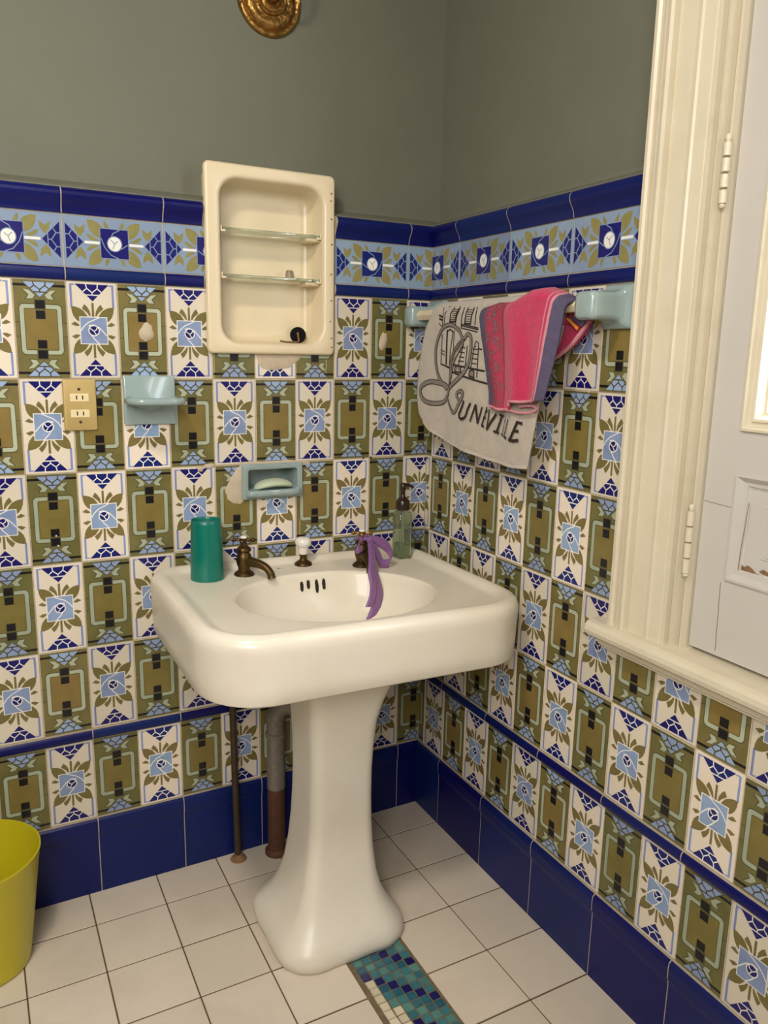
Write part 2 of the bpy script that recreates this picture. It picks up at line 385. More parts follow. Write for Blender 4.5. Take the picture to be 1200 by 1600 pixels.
def shell(mb, P, h0, h1, holes, thick=.16, hp0=None, hp1=None):
    for q in minus_all([rect(h0,h1,0,1.582)],holes):
        hs=[p[0] for p in q]; zs=[p[1] for p in q]
        mb.box(P(min(hs),min(zs),-.0013),P(max(hs),max(zs),-thick),1)
    h0=h0 if hp0 is None else hp0; h1=h1 if hp1 is None else hp1
    for q in minus_all([rect(h0,h1,1.582,ZC)],holes):
        hs=[p[0] for p in q]; zs=[p[1] for p in q]
        mb.box(P(min(hs),min(zs),-.05),P(max(hs),max(zs),-thick),0)
    for H in [(h0,h1)]:   # sloping plaster ledge above the tiles
        segs=[H]
        for A,B,D,E in holes:
            if D<1.59<E: segs=[s for (x,y) in segs for s in ((x,A),(B,y))]
        for x,y in segs:
            extrude(mb,P,[(-.052,1.58),(.002,1.5815),(.001,1.5845),(-.010,1.590),(-.03,1.597),(-.046,1.603),(-.0505,1.612),(-.052,1.612)],x,y,0)
mb=MB(); shell(mb,PB,XL,.16,[(HCAB[0],HCAB[1],HCAB[2],HCAB[3]),HSOAP])
wall_b=struct(mb.build('wall_back',[M_paint,PAL[12]],fix=False))
mb=MB(); shell(mb,PR,0,-YF,[HWIN],hp0=-.0495)
wall_r=struct(mb.build('wall_right',[M_paint,PAL[12]],fix=False))
for o,par in ((tb,wall_b),(bb,wall_b),(tr,wall_r),(br_,wall_r)): o.parent=par
n=1
for d,side in ((ob,'back'),(orr,'right')):
    for k,o in d.items():
        if k=='base': o.name='baseboard_'+side; struct(o)
        else: o.name='trim_%d'%n; n+=1; struct(o)
# chips and bared plaster
def blob(pts,seed=1):
    random.seed(seed); out=[]
    for a,b in zip(pts,pts[1:]+pts[:1]):
        out.append(a); out.append(((a[0]+b[0])/2+random.uniform(-.002,.002),(a[1]+b[1])/2+random.uniform(-.002,.002)))
    return out
def patch(name, P, pts, off=.0016, mi=13, par=None):
    mb=MB(); pts=blob(pts,len(pts)); cx=sum(p[0] for p in pts)/len(pts); cz=sum(p[1] for p in pts)/len(pts)
    inner=[(cx+(a-cx)*.86,cz+(b-cz)*.86) for a,b in pts]
    mb.rings([[P(a,b,.0004) for a,b in pts],[P(a,b,off) for a,b in inner]],mi,False,True)
    o=mb.build(name,PAL,smooth=True,angle=60); o.parent=par; return o
patch('bare_plaster',PB,[(-.468,1.266),(-.462,1.238),(-.452,1.229),(-.43,1.226),(-.41,1.228),(-.385,1.231),(-.372,1.243),(-.36,1.252),(-.352,1.266)],par=wall_b)
patch('bare_plaster',PB,[(-.535,.975),(-.518,1.0),(-.506,1.008),(-.500,.96),(-.500,.921),(-.512,.911),(-.528,.914),(-.543,.926),(-.549,.945),(-.541,.962)],.0022,par=wall_b)
patch('bare_plaster',PB,[(-.722,1.315),(-.712,1.326),(-.700,1.318),(-.697,1.303),(-.703,1.289),(-.716,1.284),(-.727,1.292),(-.729,1.304)],.003,par=wall_b)
patch('bare_plaster',PB,[(-.145,1.308),(-.138,1.322),(-.127,1.319),(-.124,1.300),(-.128,1.282),(-.140,1.275),(-.149,1.288)],.003,par=wall_b)
patch('bare_plaster',PB,[(-.352,.997),(-.33,1.0),(-.34,1.009),(-.39,1.013),(-.45,1.012),(-.51,1.013),(-.514,1.006),(-.43,1.005)],.0014,par=wall_b)
patch('bare_plaster',PB,[(-.60,1.008),(-.585,1.013),(-.57,1.010),(-.572,1.004),(-.59,1.002)],.002,par=wall_b)
patch('bare_plaster',PB,[(-.615,1.005),(-.603,1.008),(-.596,1.003),(-.60,.995),(-.61,.996)],.002,par=wall_b)
def dot(P,h,z,r,mi,par,name='chip'):
    mb=MB(); mb.rings([[P(h+r*cos(t*pi/4)*1.1,z+r*sin(t*pi/4),.0005) for t in range(8)],[P(h+r*.6*cos(t*pi/4),z+r*.6*sin(t*pi/4),.0022) for t in range(8)]],mi,False,True)
    o=mb.build(name,PAL); o.parent=par
for h,z in ((-.919,.873),(-.916,.851)): dot(PB,h,z,.0022,7,wall_b)
for h,z,r in ((-.187,1.008,.003),(-.166,1.008,.0035)): dot(PB,h,z,r,9,wall_b,'drill_hole')
for h,z,r in ((-.4,.905,.003),(-.398,.893,.0035)): dot(PB,h,z,r,13,wall_b)
for h,z,r in ((.60,1.205,.0035),(.19,.80,.002)): dot(PR,h,z,r,13,wall_r)
random.seed(11)
# loose plaster of the window wall edge beside the tiles, plain walls behind the viewer, ceiling
mb=MB(); mb.box((XL-.1,YF,0),(XL,.16,ZC)); struct(mb.build('wall_left',M_back))
mb=MB(); mb.box((XL-.1,YF-.1,0),(.16,YF,ZC)); struct(mb.build('wall_front',M_back))
mb=MB(); mb.box((XL-.1,YF-.1,ZC),(.16,.16,ZC+.1)); struct(mb.build('ceiling',M_ceil))
# floor
M_ft=mat('floor_tile',(216,204,186),rough=.34,coat=.06,var=.05,scale=9,bump=.12,bscale=12,tint=True,dirt=(176,160,138),dscale=3.5,damt=.3)
M_fg=mat('floor_grout',(96,74,54),rough=.9,var=.2,scale=60)
mb=MB(); mb.box((XL-.1,YF-.1,-.12),(.16,.16,-.0016),1)
xs=[.0,-.155,-.307,-.445,-.594,-.743,-.899]+[-.899-.1515*i for i in range(1,9)]
ys=[.0,-.119,-.271,-.4215,-.5745,-.7245]+[-.7245-.1515*i for i in range(1,16)]
for i in range(len(xs)-1):
    for j in range(len(ys)-1):
        if i==2 and j>=3: continue
        mb.tint=random.uniform(-.35,.35); g=.0013; gy=.0019
        x1,x0,y1,y0=xs[i]-g,xs[i+1]+g,ys[j]-gy,ys[j+1]+gy; e=.0008; dz=random.uniform(-.0003,.0003)
        a=rect(x0,x1,y0,y1); b=rect(x0+e,x1-e,y0+e,y1-e)
        mb.rings([[(p[0],p[1],-.0016) for p in a],[(p[0],p[1],dz) for p in b]],0,False,True)
M_m=[mat('mosaic_teal_a',(62,116,126),rough=.25,coat=.4,var=.2,scale=60,tint=True),mat('mosaic_teal_b',(42,94,114),rough=.25,coat=.4,var=.2,scale=60,tint=True),
     mat('mosaic_green',(88,136,130),rough=.25,coat=.4,var=.2,scale=60,tint=True),mat('mosaic_navy',(26,26,92),rough=.25,coat=.4,tint=True),mat('mosaic_cream',(214,202,176),rough=.4,tint=True)]
M_mg=mat('mosaic_bed',(112,98,74),rough=.95,var=.3,scale=80,bump=.5)
mb.box((-.4455,ys[3],-.01),(-.3065,YF,-.0011),7)
r0y=-.526; pc=.0206
for c in range(6):
    for r in range(-6,110):
        cx=-.4255+c*pc+.0004; cy=r0y-.0004-r*pc
        if cy>ys[3]-.01 or cy<YF: continue
        d=(r-c)%5; mb.tint=random.uniform(-1,1)
        cream = (r>c and ((c==0 and r>=1) or (c==1 and r>=5) or (c==2 and r>=10) or (c==3 and r>=15)))
        if cream: mi=6
        elif d==0: mi=5
        else: mi=2+{1:1,2:0,3:2,4:0}[d] if random.random()<.75 else 2+random.randint(0,2)
        h=pc/2-.0011; a=[(cx+sx*h+random.uniform(-.0008,.0008),cy+sy*h+random.uniform(-.0008,.0008)) for sx,sy in ((-1,-1),(1,-1),(1,1),(-1,1))]
        top=.0006 if not cream else .0012
        mb.rings([[(p[0],p[1],-.002) for p in a],[(cx+(p[0]-cx)*.9,cy+(p[1]-cy)*.9,top) for p in a]],mi,False,True)
struct(mb.build('floor',[M_ft,M_fg]+M_m+[M_mg]))

# ---------------------------------------------------------------- window in the right wall
def prism_z(mb, prof, z0, z1, mi=0):        # prof of (h, off)
    a=[PR(h,z0,o) for h,o in prof]; b=[PR(h,z1,o) for h,o in prof]
    mb.rings([a,b],mi)
win=empty('window_1','','',(0,-.9,.775)); del win['label'], win['category']; struct(win)
def add(mbx,name,m_,par=win,**k): 
    o=mbx.build(name,m_,**k); return place(o,win) if par is win else place2(o,par)
def place2(o,par):       # sub-part under a part that itself sits at the identity
    o.parent=par; return o
CAS=[(.716,-.12),(.716,.006),(.717,.018),(.722,.0255),(.729,.0265),(.7335,.0235),(.735,.0185),(.7375,.0180),(.739,.0235),(.7445,.0255),(.7458,.021),(.7485,.021),(.750,.0265),(.757,.0285),(.7625,.0260),(.7645,.0135),(.7675,.0135),(.769,.0165),
     (.805,.0165),(.8065,.0195),(.813,.0205),(.816,.0175),(.838,.0165),(.8395,.0145),(.8415,.0160),(.850,.0165),(.8515,.006),(.8560,.004),(.8575,.0135),(.8625,.0145),(.8645,.004),(.867,-.010),(.8705,-.010),(.872,.003),(.8775,.004),(.879,-.006),(.8795,-.05),(.8795,-.12)]
mb=MB(); prism_z(mb,CAS,.772,2.45); add(mb,'casing',M_trim)
mb=MB(); prism_z(mb,[(2.54-h,o) for h,o in CAS][::-1],.772,2.45); add(mb,'casing',M_trim)
mb=MB(); mb.box(PR(.716,2.40,-.12),PR(1.824,2.50,.022)); bevel(add(mb,'head_casing',M_trim),.004)
# stool and apron
sp=[(-.14,.744),(.026,.744),(.040,.7455),(.046,.750),(.0485,.758),(.0475,.767),(.043,.7735),(.034,.776),(-.03,.7775),(-.14,.779)]
mb=MB(); mb.rings([[PR(.684,z,o) for o,z in sp],[PR(.680,z,o*1.0) for o,z in sp][:0] or [PR(1.86,z,o) for o,z in sp]],0)
bevel(add(mb,'sill',M_trim),.004,3,50)
mb=MB(); mb.box(PR(.875,.770,-.050),PR(1.665,.803,-.075)); mb.box(PR(.875,2.385,-.050),PR(1.665,2.45,-.075)); mb.box(PR(1.262,.77,-.050),PR(1.278,2.45,-.075)); add(mb,'frame_stop',M_trim)
ap=[(-.001,.716),(.008,.7165),(.012,.719),(.013,.7235),(.017,.725),(.0225,.729),(.024,.734),(.028,.7355),(.030,.741),(.030,.7445),(-.001,.7445)]
mb=MB(); mb.rings([[PR(.698,z,o) for o,z in ap],[PR(1.85,z,o) for o,z in ap]],0); add(mb,'apron',M_trim)
def frame_ring(mb, h0,h1,z0,z1, prof, mi=0):
    """moulded frame round an opening; prof of (inset, off)"""
    R=[]
    for i,o in prof: R.append([PR(h0+i,z0+i,o),PR(h1-i,z0+i,o),PR(h1-i,z1-i,o),PR(h0+i,z1-i,o)])
    mb.rings(R,mi,False,False)
def casement(h0,h1,flip=False):
    lf=MB(); f=-.010; bk=-.048
    G0,G1=(.055+h0,h1-.055); gl_z=[(1.165,1.393),(1.413,1.70),(1.72,2.05),(2.07,2.34)]; pz=(.917,1.093)
    holes=[(h0+.058,h1-.058,1.161,2.345),(h0+.058,h1-.058,pz[0],pz[1])]
    for q in minus_all([rect(h0,h1,.7845,2.395)],holes):
        hs=[p[0] for p in q]; zs=[p[1] for p in q]; lf.box(PR(min(hs),min(zs),f),PR(max(hs),max(zs),bk))
    leaf=place(lf.build('casement',M_leaf),win)
    a,b=holes[0][0],holes[0][1]
    m2=MB(); frame_ring(m2,a,b,1.161,2.345,[(0,f-.004),(0,f+.005),(.004,f+.006),(.010,f-.003),(.014,f-.003),(.016,f+.001),(.020,f),(.026,f-.014),(.030,f-.014),(.031,bk)])
    for zz in (1.403,1.71,2.06):
        pr=[(-.012,f-.016),(-.010,f-.006),(-.004,f-.001),(.004,f-.001),(.010,f-.006),(.012,f-.016)]
        m2.rings([[PR(a+.02,zz+i,o) for i,o in pr],[PR(b-.02,zz+i,o) for i,o in pr]],0)
    place2(m2.build('glazing_bead',M_trim),leaf)
    m2=MB(); m2.box(PR(a+.028,1.19,f-.022),PR(b-.028,2.318,f-.025)); place2(m2.build('pane',M_glass),leaf)
    m2=MB(); c,d=holes[1][2],holes[1][3]; frame_ring(m2,a,b,c,d,[(0,f-.004),(0,f+.004),(.004,f+.0045),(.012,f-.004),(.018,f-.005),(.020,f-.009)])
    m2.box(PR(a+.018,c+.018,f-.010),PR(b-.018,d-.018,f-.03)); frame_ring(m2,a+.05,b-.05,c+.045,d-.045,[(0,f-.010),(.001,f-.0085),(.003,f-.0085),(.004,f-.010)])
    m2.box(PR(a+.058,c+.05,f-.011),PR(b-.058,d-.05,f-.0085))
    place2(m2.build('panel',M_leaf),leaf)
    return leaf
M_glass=bpy.data.materials.new('window_glass'); M_glass.use_nodes=True; nt=M_glass.node_tree; nt.nodes.remove(nt.nodes['Principled BSDF'])
t_=nt.nodes.new('ShaderNodeBsdfTransparent'); g_=nt.nodes.new('ShaderNodeBsdfGlossy'); g_.inputs['Roughness'].default_value=.02; mx_=nt.nodes.new('ShaderNodeMixShader'); mx_.inputs[0].default_value=.06
nt.links.new(t_.outputs[0],mx_.inputs[1]); nt.links.new(g_.outputs[0],mx_.inputs[2]); nt.links.new(mx_.outputs[0],nt.nodes['Material Output'].inputs[0])
leaf1=casement(.8825,1.268); leaf2=casement(1.272,1.6575)
# cracks, chipped paint, hinges
def crack(pts,w,par,off=-.0098,m_=M_chip,name='paint_crack'):
    mb=MB()
    for q in stroke(pts,w): mb.poly([PR(a,b,off) for a,b in q])
    place2(mb.build(name,m_,fix=False),par)
random.seed(3)
def jag(a,b,n,s): return [(a[0]+(b[0]-a[0])*i/n+random.uniform(-s,s),a[1]+(b[1]-a[1])*i/n+random.uniform(-s,s)) for i in range(n+1)]
crack(jag((.884,1.039),(.94,1.037),8,.0007),.0009,leaf1)
crack(jag((.932,.91),(.936,.792),10,.0007),.0012,leaf1)
crack(jag((.958,.938),(.965,1.05),9,.001),.0012,leaf1,-.0138)
mb=MB()
for q in ([(.958,.9375),(.960,.946),(.966,.944),(.972,.948),(.981,.944),(.988,.9385),(1.0,.9375)],[(.992,.943),(1.0,.948),(1.01,.945),(1.022,.942),(1.014,.939),(1.0,.940)],[(1.03,.9378),(1.045,.944),(1.07,.943),(1.10,.9378)]): mb.poly([PR(a,b,-.0195) for a,b in q])
place2(mb.build('chipped_paint',M_chip,fix=False),leaf1)
for zc,hh in ((1.552,.092),(.968,.11)):
    mb=MB()
    for i in range(4):
        z0=zc-hh/2+hh*i/4; mb.lathe([(.0001,z0),(.0062,z0+.001),(.0062,z0+hh/4-.003),(.0001,z0+hh/4-.0015)],(-.009,-.876,0),n=14)
    mb.lathe([(.003,zc-hh/2-.006),(.005,zc-hh/2-.003),(.003,zc-hh/2+.001)],(-.009,-.876,0),n=12); mb.lathe([(.003,zc+hh/2-.002),(.005,zc+hh/2+.003),(.004,zc+hh/2+.008),(.001,zc+hh/2+.010)],(-.009,-.876,0),n=12)
    place(mb.build('hinge',M_trim,smooth=True,angle=50),win)
# ---------------------------------------------------------------- pedestal sink
sink=empty('pedestal_sink','white porcelain pedestal sink with oval bowl in the tiled corner','sink',(-.42,-.33,0))
def deck(x): return .762-.02*(x+.40)
X0,X1,Y0,Y1=-.741,-.033,-.545,-.0012
def tz(p): return (p[0],p[1],p[2]-.02*(p[0]+.40))
mb=MB(); R=[]
def rr(i,z,r,ib=None,**k):
    ib=i if ib is None else ib
    return rrect(X0+i,X1-i,Y0+i,Y1-ib,r,z,n=10)
def rr(i,z,r,ib=None):      # front corners round wide, back corners tighter
    ib=i if ib is None else ib
    A=rrect(X0+i,X1-i,Y0+i,Y1-ib,r,z,n=10); B=rrect(X0+i,X1-i,Y0+i,Y1-ib,r*.62,z,n=10); ym=(Y0+Y1)/2
    return [q if q[1]>ym else p for p,q in zip(A,B)]
for i,z,r,ib in ((.06,.660,.08,.03),(.013,.6475,.115,.004),(.006,.6465,.12,.001),(.0035,.650,.125,0),(.0025,.68,.125,0),(.001,.725,.125,0),(0,.745,.125,0),(.001,.757,.122,.0005),(.005,.7665,.118,.002),(.012,.773,.112,.006),(.021,.7762,.104,.012),(.030,.775,.095,.020),(.038,.7705,.087,.028),(.045,.7655,.080,.034),(.051,.763,.074,.039),(.058,.762,.068,.046)):
    R.append(rr(i,z,r,ib))
EC=(-.391,-.2985)
BOWL=((.227,.184,.7618),(.2225,.1795,.7614),(.2195,.1765,.7585),(.2175,.1740,.750),(.2125,.1665,.728),(.202,.154,.698),(.184,.134,.668),(.145,.104,.645),(.097,.072,.633),(.04,.035,.628),(.024,.022,.627))
for ax,ay,z in BOWL:
    R.append(ell_like(R[15],EC[0],EC[1],ax,ay,z))
R=[[tz(p) for p in r] for r in R]
under=[]
for ax,ay,z in ((.04,.04,.595),(.12,.10,.60),(.21,.165,.622),(.262,.20,.650)): under.append([tz(p) for p in ell_like(R[0],EC[0],EC[1],ax,ay,z)])
mb.rings(under+R,0,True,False)
basin=mb.build('basin',M_porc,smooth=True,angle=70); place(basin,sink)
def onp(o,par): o.parent=par; return o
mb=MB(); mb.lathe([(.0001,.6265),(.012,.6265),(.013,.628),(.021,.6285),(.0245,.630),(.0250,.6275),(.0245,.62)],(EC[0],EC[1],0),n=28); onp(mb.build('drain',M_brass,smooth=True),basin)
def bowl_y(x,z):
    z+=.02*(x+.40)
    for (a0,b0,c0),(a1,b1,c1) in zip(BOWL,BOWL[1:]):
        if c1<=z<=c0:
            t=(c0-z)/(c0-c1); ax=a0+(a1-a0)*t; ay=b0+(b1-b0)*t; return EC[1]+ay*sqrt(max(0,1-((x-EC[0])/ax)**2))
    return EC[1]
for x,z0,z1 in ((-.4085,.7215,.7435),(-.3915,.7255,.7445),(-.371,.7145,.7445),(-.3535,.7205,.7450)):
    mb=MB(); zc=(z0+z1)/2; two=[]
    for lift in (-.004,.0024):
        ring=[]
        for t in range(20):
            a=2*pi*t/20; dx=.0040*(abs(cos(a))**.6)*(1 if cos(a)>0 else -1)+random.uniform(-.0005,.0005); dz=(z1-z0)/2*(abs(sin(a))**.8)*(1 if sin(a)>0 else -1)
            ring.append((x+dx+dz*.06,bowl_y(x+dx,zc+dz)-lift,zc+dz))
        two.append(ring)
    mb.rings(two,0,True,True); onp(mb.build('overflow_slot',M_dark),basin)
# pedestal
mb=MB(); Rp=[]
for cx,cy,hx,hy,r,z in ((-.4285,-.331,.142,.141,.072,0),(-.4285,-.331,.147,.146,.076,.004),(-.4285,-.331,.149,.148,.078,.016),(-.4285,-.331,.147,.146,.076,.028),(-.428,-.331,.140,.139,.070,.041),(-.427,-.331,.127,.126,.060,.056),(-.4255,-.330,.112,.111,.05,.076),(-.4235,-.329,.098,.097,.039,.104),(-.4215,-.328,.086,.085,.030,.145),(-.4195,-.327,.079,.078,.028,.20),(-.418,-.326,.0745,.0740,.026,.26),(-.417,-.326,.0725,.0725,.026,.32),(-.416,-.326,.072,.072,.026,.38),(-.415,-.326,.0735,.0735,.026,.44),(-.413,-.326,.078,.077,.028,.50),(-.409,-.327,.087,.085,.030,.55),(-.404,-.328,.100,.100,.034,.60),(-.40,-.329,.118,.114,.04,.64),(-.40,-.329,.122,.120,.04,.655)):
    Rp.append(rrect(cx-hx,cx+hx,cy-hy,cy+hy,r,z,n=8))
for r_i,(rng) in enumerate(Rp):         # knocks along the foot
    if r_i<5: Rp[r_i]=[(p[0]+sin(p[0]*190+p[1]*83)*.0012,p[1]+sin(p[0]*77-p[1]*171)*.0012,p[2]) for p in rng]
mb.rings(Rp,0,True,True); ped=mb.build('pedestal',M_ped,smooth=True,angle=70); place(ped,sink)
# taps
def tap(bx,by,dirx,diry,hid):
    z=deck(bx)-.0005; mb=MB()
    mb.lathe([(.0001,z),(.0225,z),(.0235,z+.003),(.020,z+.0075),(.0135,z+.012),(.0135,z+.018),(.0165,z+.026),(.0180,z+.036),(.0170,z+.046),(.0130,z+.053),(.0125,z+.055),(.0165,z+.0575),(.0165,z+.062),(.0135,z+.066),(.0085,z+.070),(.0065,z+.076),(.0062,z+.086),(.0001,z+.086)],(bx,by,0),n=28)
    d=Vector((dirx,diry,0)).normalized(); b=Vector((bx,by,z))
    pts=spline([b+d*.004+Vector((0,0,.034)),b+d*.022+Vector((0,0,.0335)),b+d*.042+Vector((0,0,.031)),b+d*.060+Vector((0,0,.0245)),b+d*.071+Vector((0,0,.013)),b+d*.074+Vector((0,0,.003))],5)
    nn=len(pts); mb.tube(pts,[.0125-.004*min(1,i/(nn*.6))+(.0012 if i>nn-3 else 0) for i in range(nn)],16)
    body=mb.build('tap',M_brass,smooth=True,angle=50); place(body,sink)
    mb=MB(); hz=z+.083
    for k in range(4):
        a=math.radians(-28+90*k); u=Vector((cos(a),sin(a),0)); c=Vector((bx,by,hz))
        mb.tube([c+u*.004,c+u*.010,c+u*.016,c+u*.0195,c+u*.0225,c+u*.025,c+u*.0262],[.0034,.0030,.0030,.0045,.0056,.0042,.001],12)
    mb.lathe([(.0001,hz-.007),(.007,hz-.006),(.0085,hz),(.0080,hz+.005),(.0001,hz+.005)],(bx,by,0),n=20)
    hd=mb.build('tap_handle',M_gold if hid else M_brass,smooth=True,angle=50); hd.parent=body
    mb=MB(); mb.lathe([(.0078,hz+.003),(.0082,hz+.006),(.0070,hz+.0088),(.0035,hz+.0100),(.0001,hz+.0102)],(bx,by,0),n=20); o=mb.build('porcelain_button',M_white,smooth=True); o.parent=body
    return body
t1=tap(-.533,-.090,.045,-.058,False); t1['label']='left tap, aged brass with cross handle'
t2=tap(-.243,-.112,-.01,-.055,True); t2['label']='right tap, brass cross handle'
kx,ky=-.373,-.054; z=deck(kx)-.0005
mb=MB(); mb.lathe([(.0001,z),(.0205,z),(.0218,z+.002),(.0205,z+.006),(.0145,z+.010),(.0090,z+.0135),(.0080,z+.018),(.0080,z+.024),(.0105,z+.0255),(.0105,z+.028),(.0001,z+.028)],(kx,ky,0),n=28); kb_=mb.build('drain_knob',M_brass,smooth=True,angle=50); place(kb_,sink)
mb=MB(); mb.lathe([(.0105,z+.028),(.0118,z+.030),(.0122,z+.044),(.0132,z+.0465),(.0160,z+.049),(.0195,z+.0545),(.0200,z+.060),(.0178,z+.0655),(.0120,z+.069),(.0001,z+.0702)],(kx,ky,0),n=28); o=mb.build('porcelain_grip',M_white,smooth=True,angle=50); o.parent=kb_
mb=MB(); mb.lathe([(.0001,0),(.0052,0),(.0048,.0007),(.0001,.0008)],(-.441,-.066,deck(-.441)-.0003),n=16); onp(mb.build('filled_hole',mat('hole_filler',(188,172,146),rough=.8)),basin)

# ---------------------------------------------------------------- things on the sink
M_teal=mat('teal_plastic',(4,118,102),rough=.3,var=.04,scale=20,trans=.12,sss=.1)
z=deck(-.624)+.0003; mb=MB(); cx,cy=-.6185,-.090
mb.lathe([(.0345,z+.001),(.0368,z),(.0372,z+.003),(.0355,z+.055),(.0333,z+.127),(.0322,z+.1345),(.0316,z+.1352),(.0310,z+.134),(.0304,z+.1295),(.0001,z+.1290),(.0001,z+.1265),(.0315,z+.1270),(.0340,z+.05),(.0355,z+.003)],(cx,cy,0),n=48,cap=False)
cupo=mb.build('tumbler',M_teal,smooth=True,angle=60); tag(cupo,'teal plastic tumbler standing upside down on the left of the sink','cup')
# pump bottle
px,py=-.1085,-.071; z=deck(px)+.0003
pb=empty('soap_dispenser','clear glass pump bottle with a little green liquid soap and dark brown pump','soap dispenser',(px,py,z))
M_clear=mat('bottle_glass',(226,236,214),rough=.03,trans=.95,ior=1.45,var=0)
mb=MB()
def sq(h,zz,r): return rrect(px-h,px+h,py-h,py+h,r,zz,n=5)
mb.rings([sq(.0165,z,.006),sq(.0192,z+.002,.006),sq(.0195,z+.008,.006),sq(.0192,z+.112,.006),sq(.0165,z+.120,.007),sq(.0125,z+.124,.0124),sq(.0122,z+.130,.0121),sq(.0105,z+.130,.0104),sq(.0105,z+.123,.0104),sq(.0150,z+.117,.006),sq(.0174,z+.110,.005),sq(.0176,z+.010,.005),sq(.0160,z+.0045,.005)],0,True,True)
place(mb.build('glass_bottle',M_clear,smooth=True,angle=50),pb)
mb=MB(); mb.rings([sq(.0155,z+.0048,.005),sq(.0174,z+.009,.005),sq(.0174,z+.036,.005)],0); place(mb.build('liquid_soap',mat('green_liquid',(150,176,96),rough=.1,trans=.55,ior=1.33,var=.05),smooth=True,angle=50),pb)
M_brown=mat('dark_brown_plastic',(44,24,20),rough=.3,var=.1,coat=.2)
mb=MB(); mb.lathe([(.0001,z+.126),(.0172,z+.126),(.0176,z+.128),(.0172,z+.147),(.0155,z+.150),(.0110,z+.154),(.0080,z+.157),(.0058,z+.160),(.0056,z+.172),(.0078,z+.178),(.0072,z+.190),(.0045,z+.1935),(.0001,z+.194)],(px,py,0),n=28)
mb.tube([(px,py,z+.188),(px+.012,py-.003,z+.187),(px+.021,py-.005,z+.1845),(px+.026,py-.006,z+.180)],[.0058,.0050,.0042,.0036],12)
pm=mb.build('pump',M_brown,smooth=True,angle=50); place(pm,pb)
mb=MB(); mb.tube([(px,py,z+.126),(px+.002,py,z+.08),(px+.006,py+.003,z+.012)],.0022,8); place(mb.build('dip_tube',mat('tube_plastic',(214,214,196),rough=.4,trans=.3)),pb)
# ribbon tied to the right tap
M_rib=mat('purple_satin_ribbon',(124,80,134),rough=.42,var=.1,scale=30,sheen=.3)
mb=MB()
def ribbon(C_,Wd,k=6):
    A=spline([Vector(c)+Vector(w)*.5 for c,w in zip(C_,Wd)],k); B=spline([Vector(c)-Vector(w)*.5 for c,w in zip(C_,Wd)],k)
    for i in range(len(A)-1):
        mid0=(A[i]+B[i])/2+Vector((0,-.0010,0)); mid1=(A[i+1]+B[i+1])/2+Vector((0,-.0010,0))
        mb.poly([A[i],A[i+1],mid1,mid0]); mb.poly([mid0,mid1,B[i+1],B[i]])
kn=Vector((-.266,-.196,.845))
ribbon([(-.268,-.190,.853),(-.284,-.192,.848),(-.298,-.196,.833),(-.294,-.20,.818)],[(.004,0,.012),(.003,0,.018),(.010,0,.016),(.018,0,.006)])      # left end
ribbon([(-.268,-.198,.850),(-.246,-.200,.842),(-.222,-.202,.826),(-.213,-.208,.808),(-.217,-.212,.789),(-.236,-.208,.786),(-.246,-.204,.806),(-.258,-.20,.832)],[(.002,0,.012),(.006,.0,.022),(.008,.004,.024),(.012,.006,.016),(.010,.004,.022),(.006,0,.022),(.014,0,.012),(.014,0,.008)])  # right loop
TAIL=[[(-.266,-.198,.848),(-.270,-.216,.828),(-.279,-.238,.806),(-.284,-.252,.786),(-.281,-.262,.760),(-.277,-.266,.733),(-.281,-.268,.708),(-.288,-.270,.690),(-.297,-.271,.672)],
[(-.268,-.199,.846),(-.275,-.219,.826),(-.284,-.241,.803),(-.291,-.255,.782),(-.290,-.266,.756),(-.293,-.270,.732),(-.299,-.272,.715),(-.304,-.273,.705)]]
ribbon(TAIL[0],[(.012,0,.004),(.015,0,.004),(.018,0,.002),(.022,0,.002),(.026,0,.001),(.027,0,0),(.027,0,-.002),(.027,0,-.003),(.027,0,-.004)])
ribbon(TAIL[1],[(.010,0,.004),(.011,0,.003),(.013,0,.002),(.016,0,.002),(.017,0,.001),(.018,0,0),(.019,0,-.002),(.020,0,-.003)])
for p,w in (((-.270,-.192,.851),.012),):
    pass
mb.tube(spline([(-.283,-.172,.846),(-.276,-.192,.848),(-.264,-.197,.848),(-.254,-.184,.848),(-.258,-.166,.847),(-.27,-.152,.846),(-.283,-.160,.846),(-.283,-.172,.846)],4),.0042,8)
mb.lathe([(.0001,-.009),(.006,-.007),(.0082,0),(.006,.007),(.0001,.009)],(-.267,-.199,.846),n=12)
mb.v=[(a+.031,b+.060,c-.017) for a,b,c in mb.v]
rb=mb.build('ribbon',M_rib,smooth=True,angle=75); sm=rb.modifiers.new('s','SOLIDIFY'); sm.thickness=.0006; tag(rb,'purple satin ribbon tied round the right tap and trailing into the bowl','ribbon')

# ---------------------------------------------------------------- pipes
p1=empty('supply_pipe','thin rusty supply pipe rising from the floor under the sink','pipe',(-.543,-.028,0))
mb=MB(); mb.tube([(-.543,-.030,.0),(-.546,-.030,.15),(-.549,-.030,.40),(-.550,-.032,.56),(-.549,-.05,.62),(-.548,-.06,.650)],.0085,14); place(mb.build('pipe',M_iron,smooth=True),p1)
mb=MB(); mb.lathe([(.0001,0),(.021,.0),(.018,.004),(.012,.008),(.0095,.013),(.0001,.013)],(-.543,-.034,0),n=18); place(mb.build('floor_collar',mat('crumbling_mortar',(140,104,76),rough=.95,var=.3,scale=40,bump=.8,bscale=120)),p1)
p2=empty('waste_pipe','thick waste pipe behind the pedestal, grey above and rust brown below','pipe',(-.446,-.05,0))
M_lead=mat('silvery_pipe_paint',(132,124,112),rough=.5,metal=.3,var=.2,scale=90,bump=.3,bscale=160); M_rust=mat('rust_brown_iron',(88,54,34),rough=.7,var=.3,scale=40,bump=.5,bscale=80)
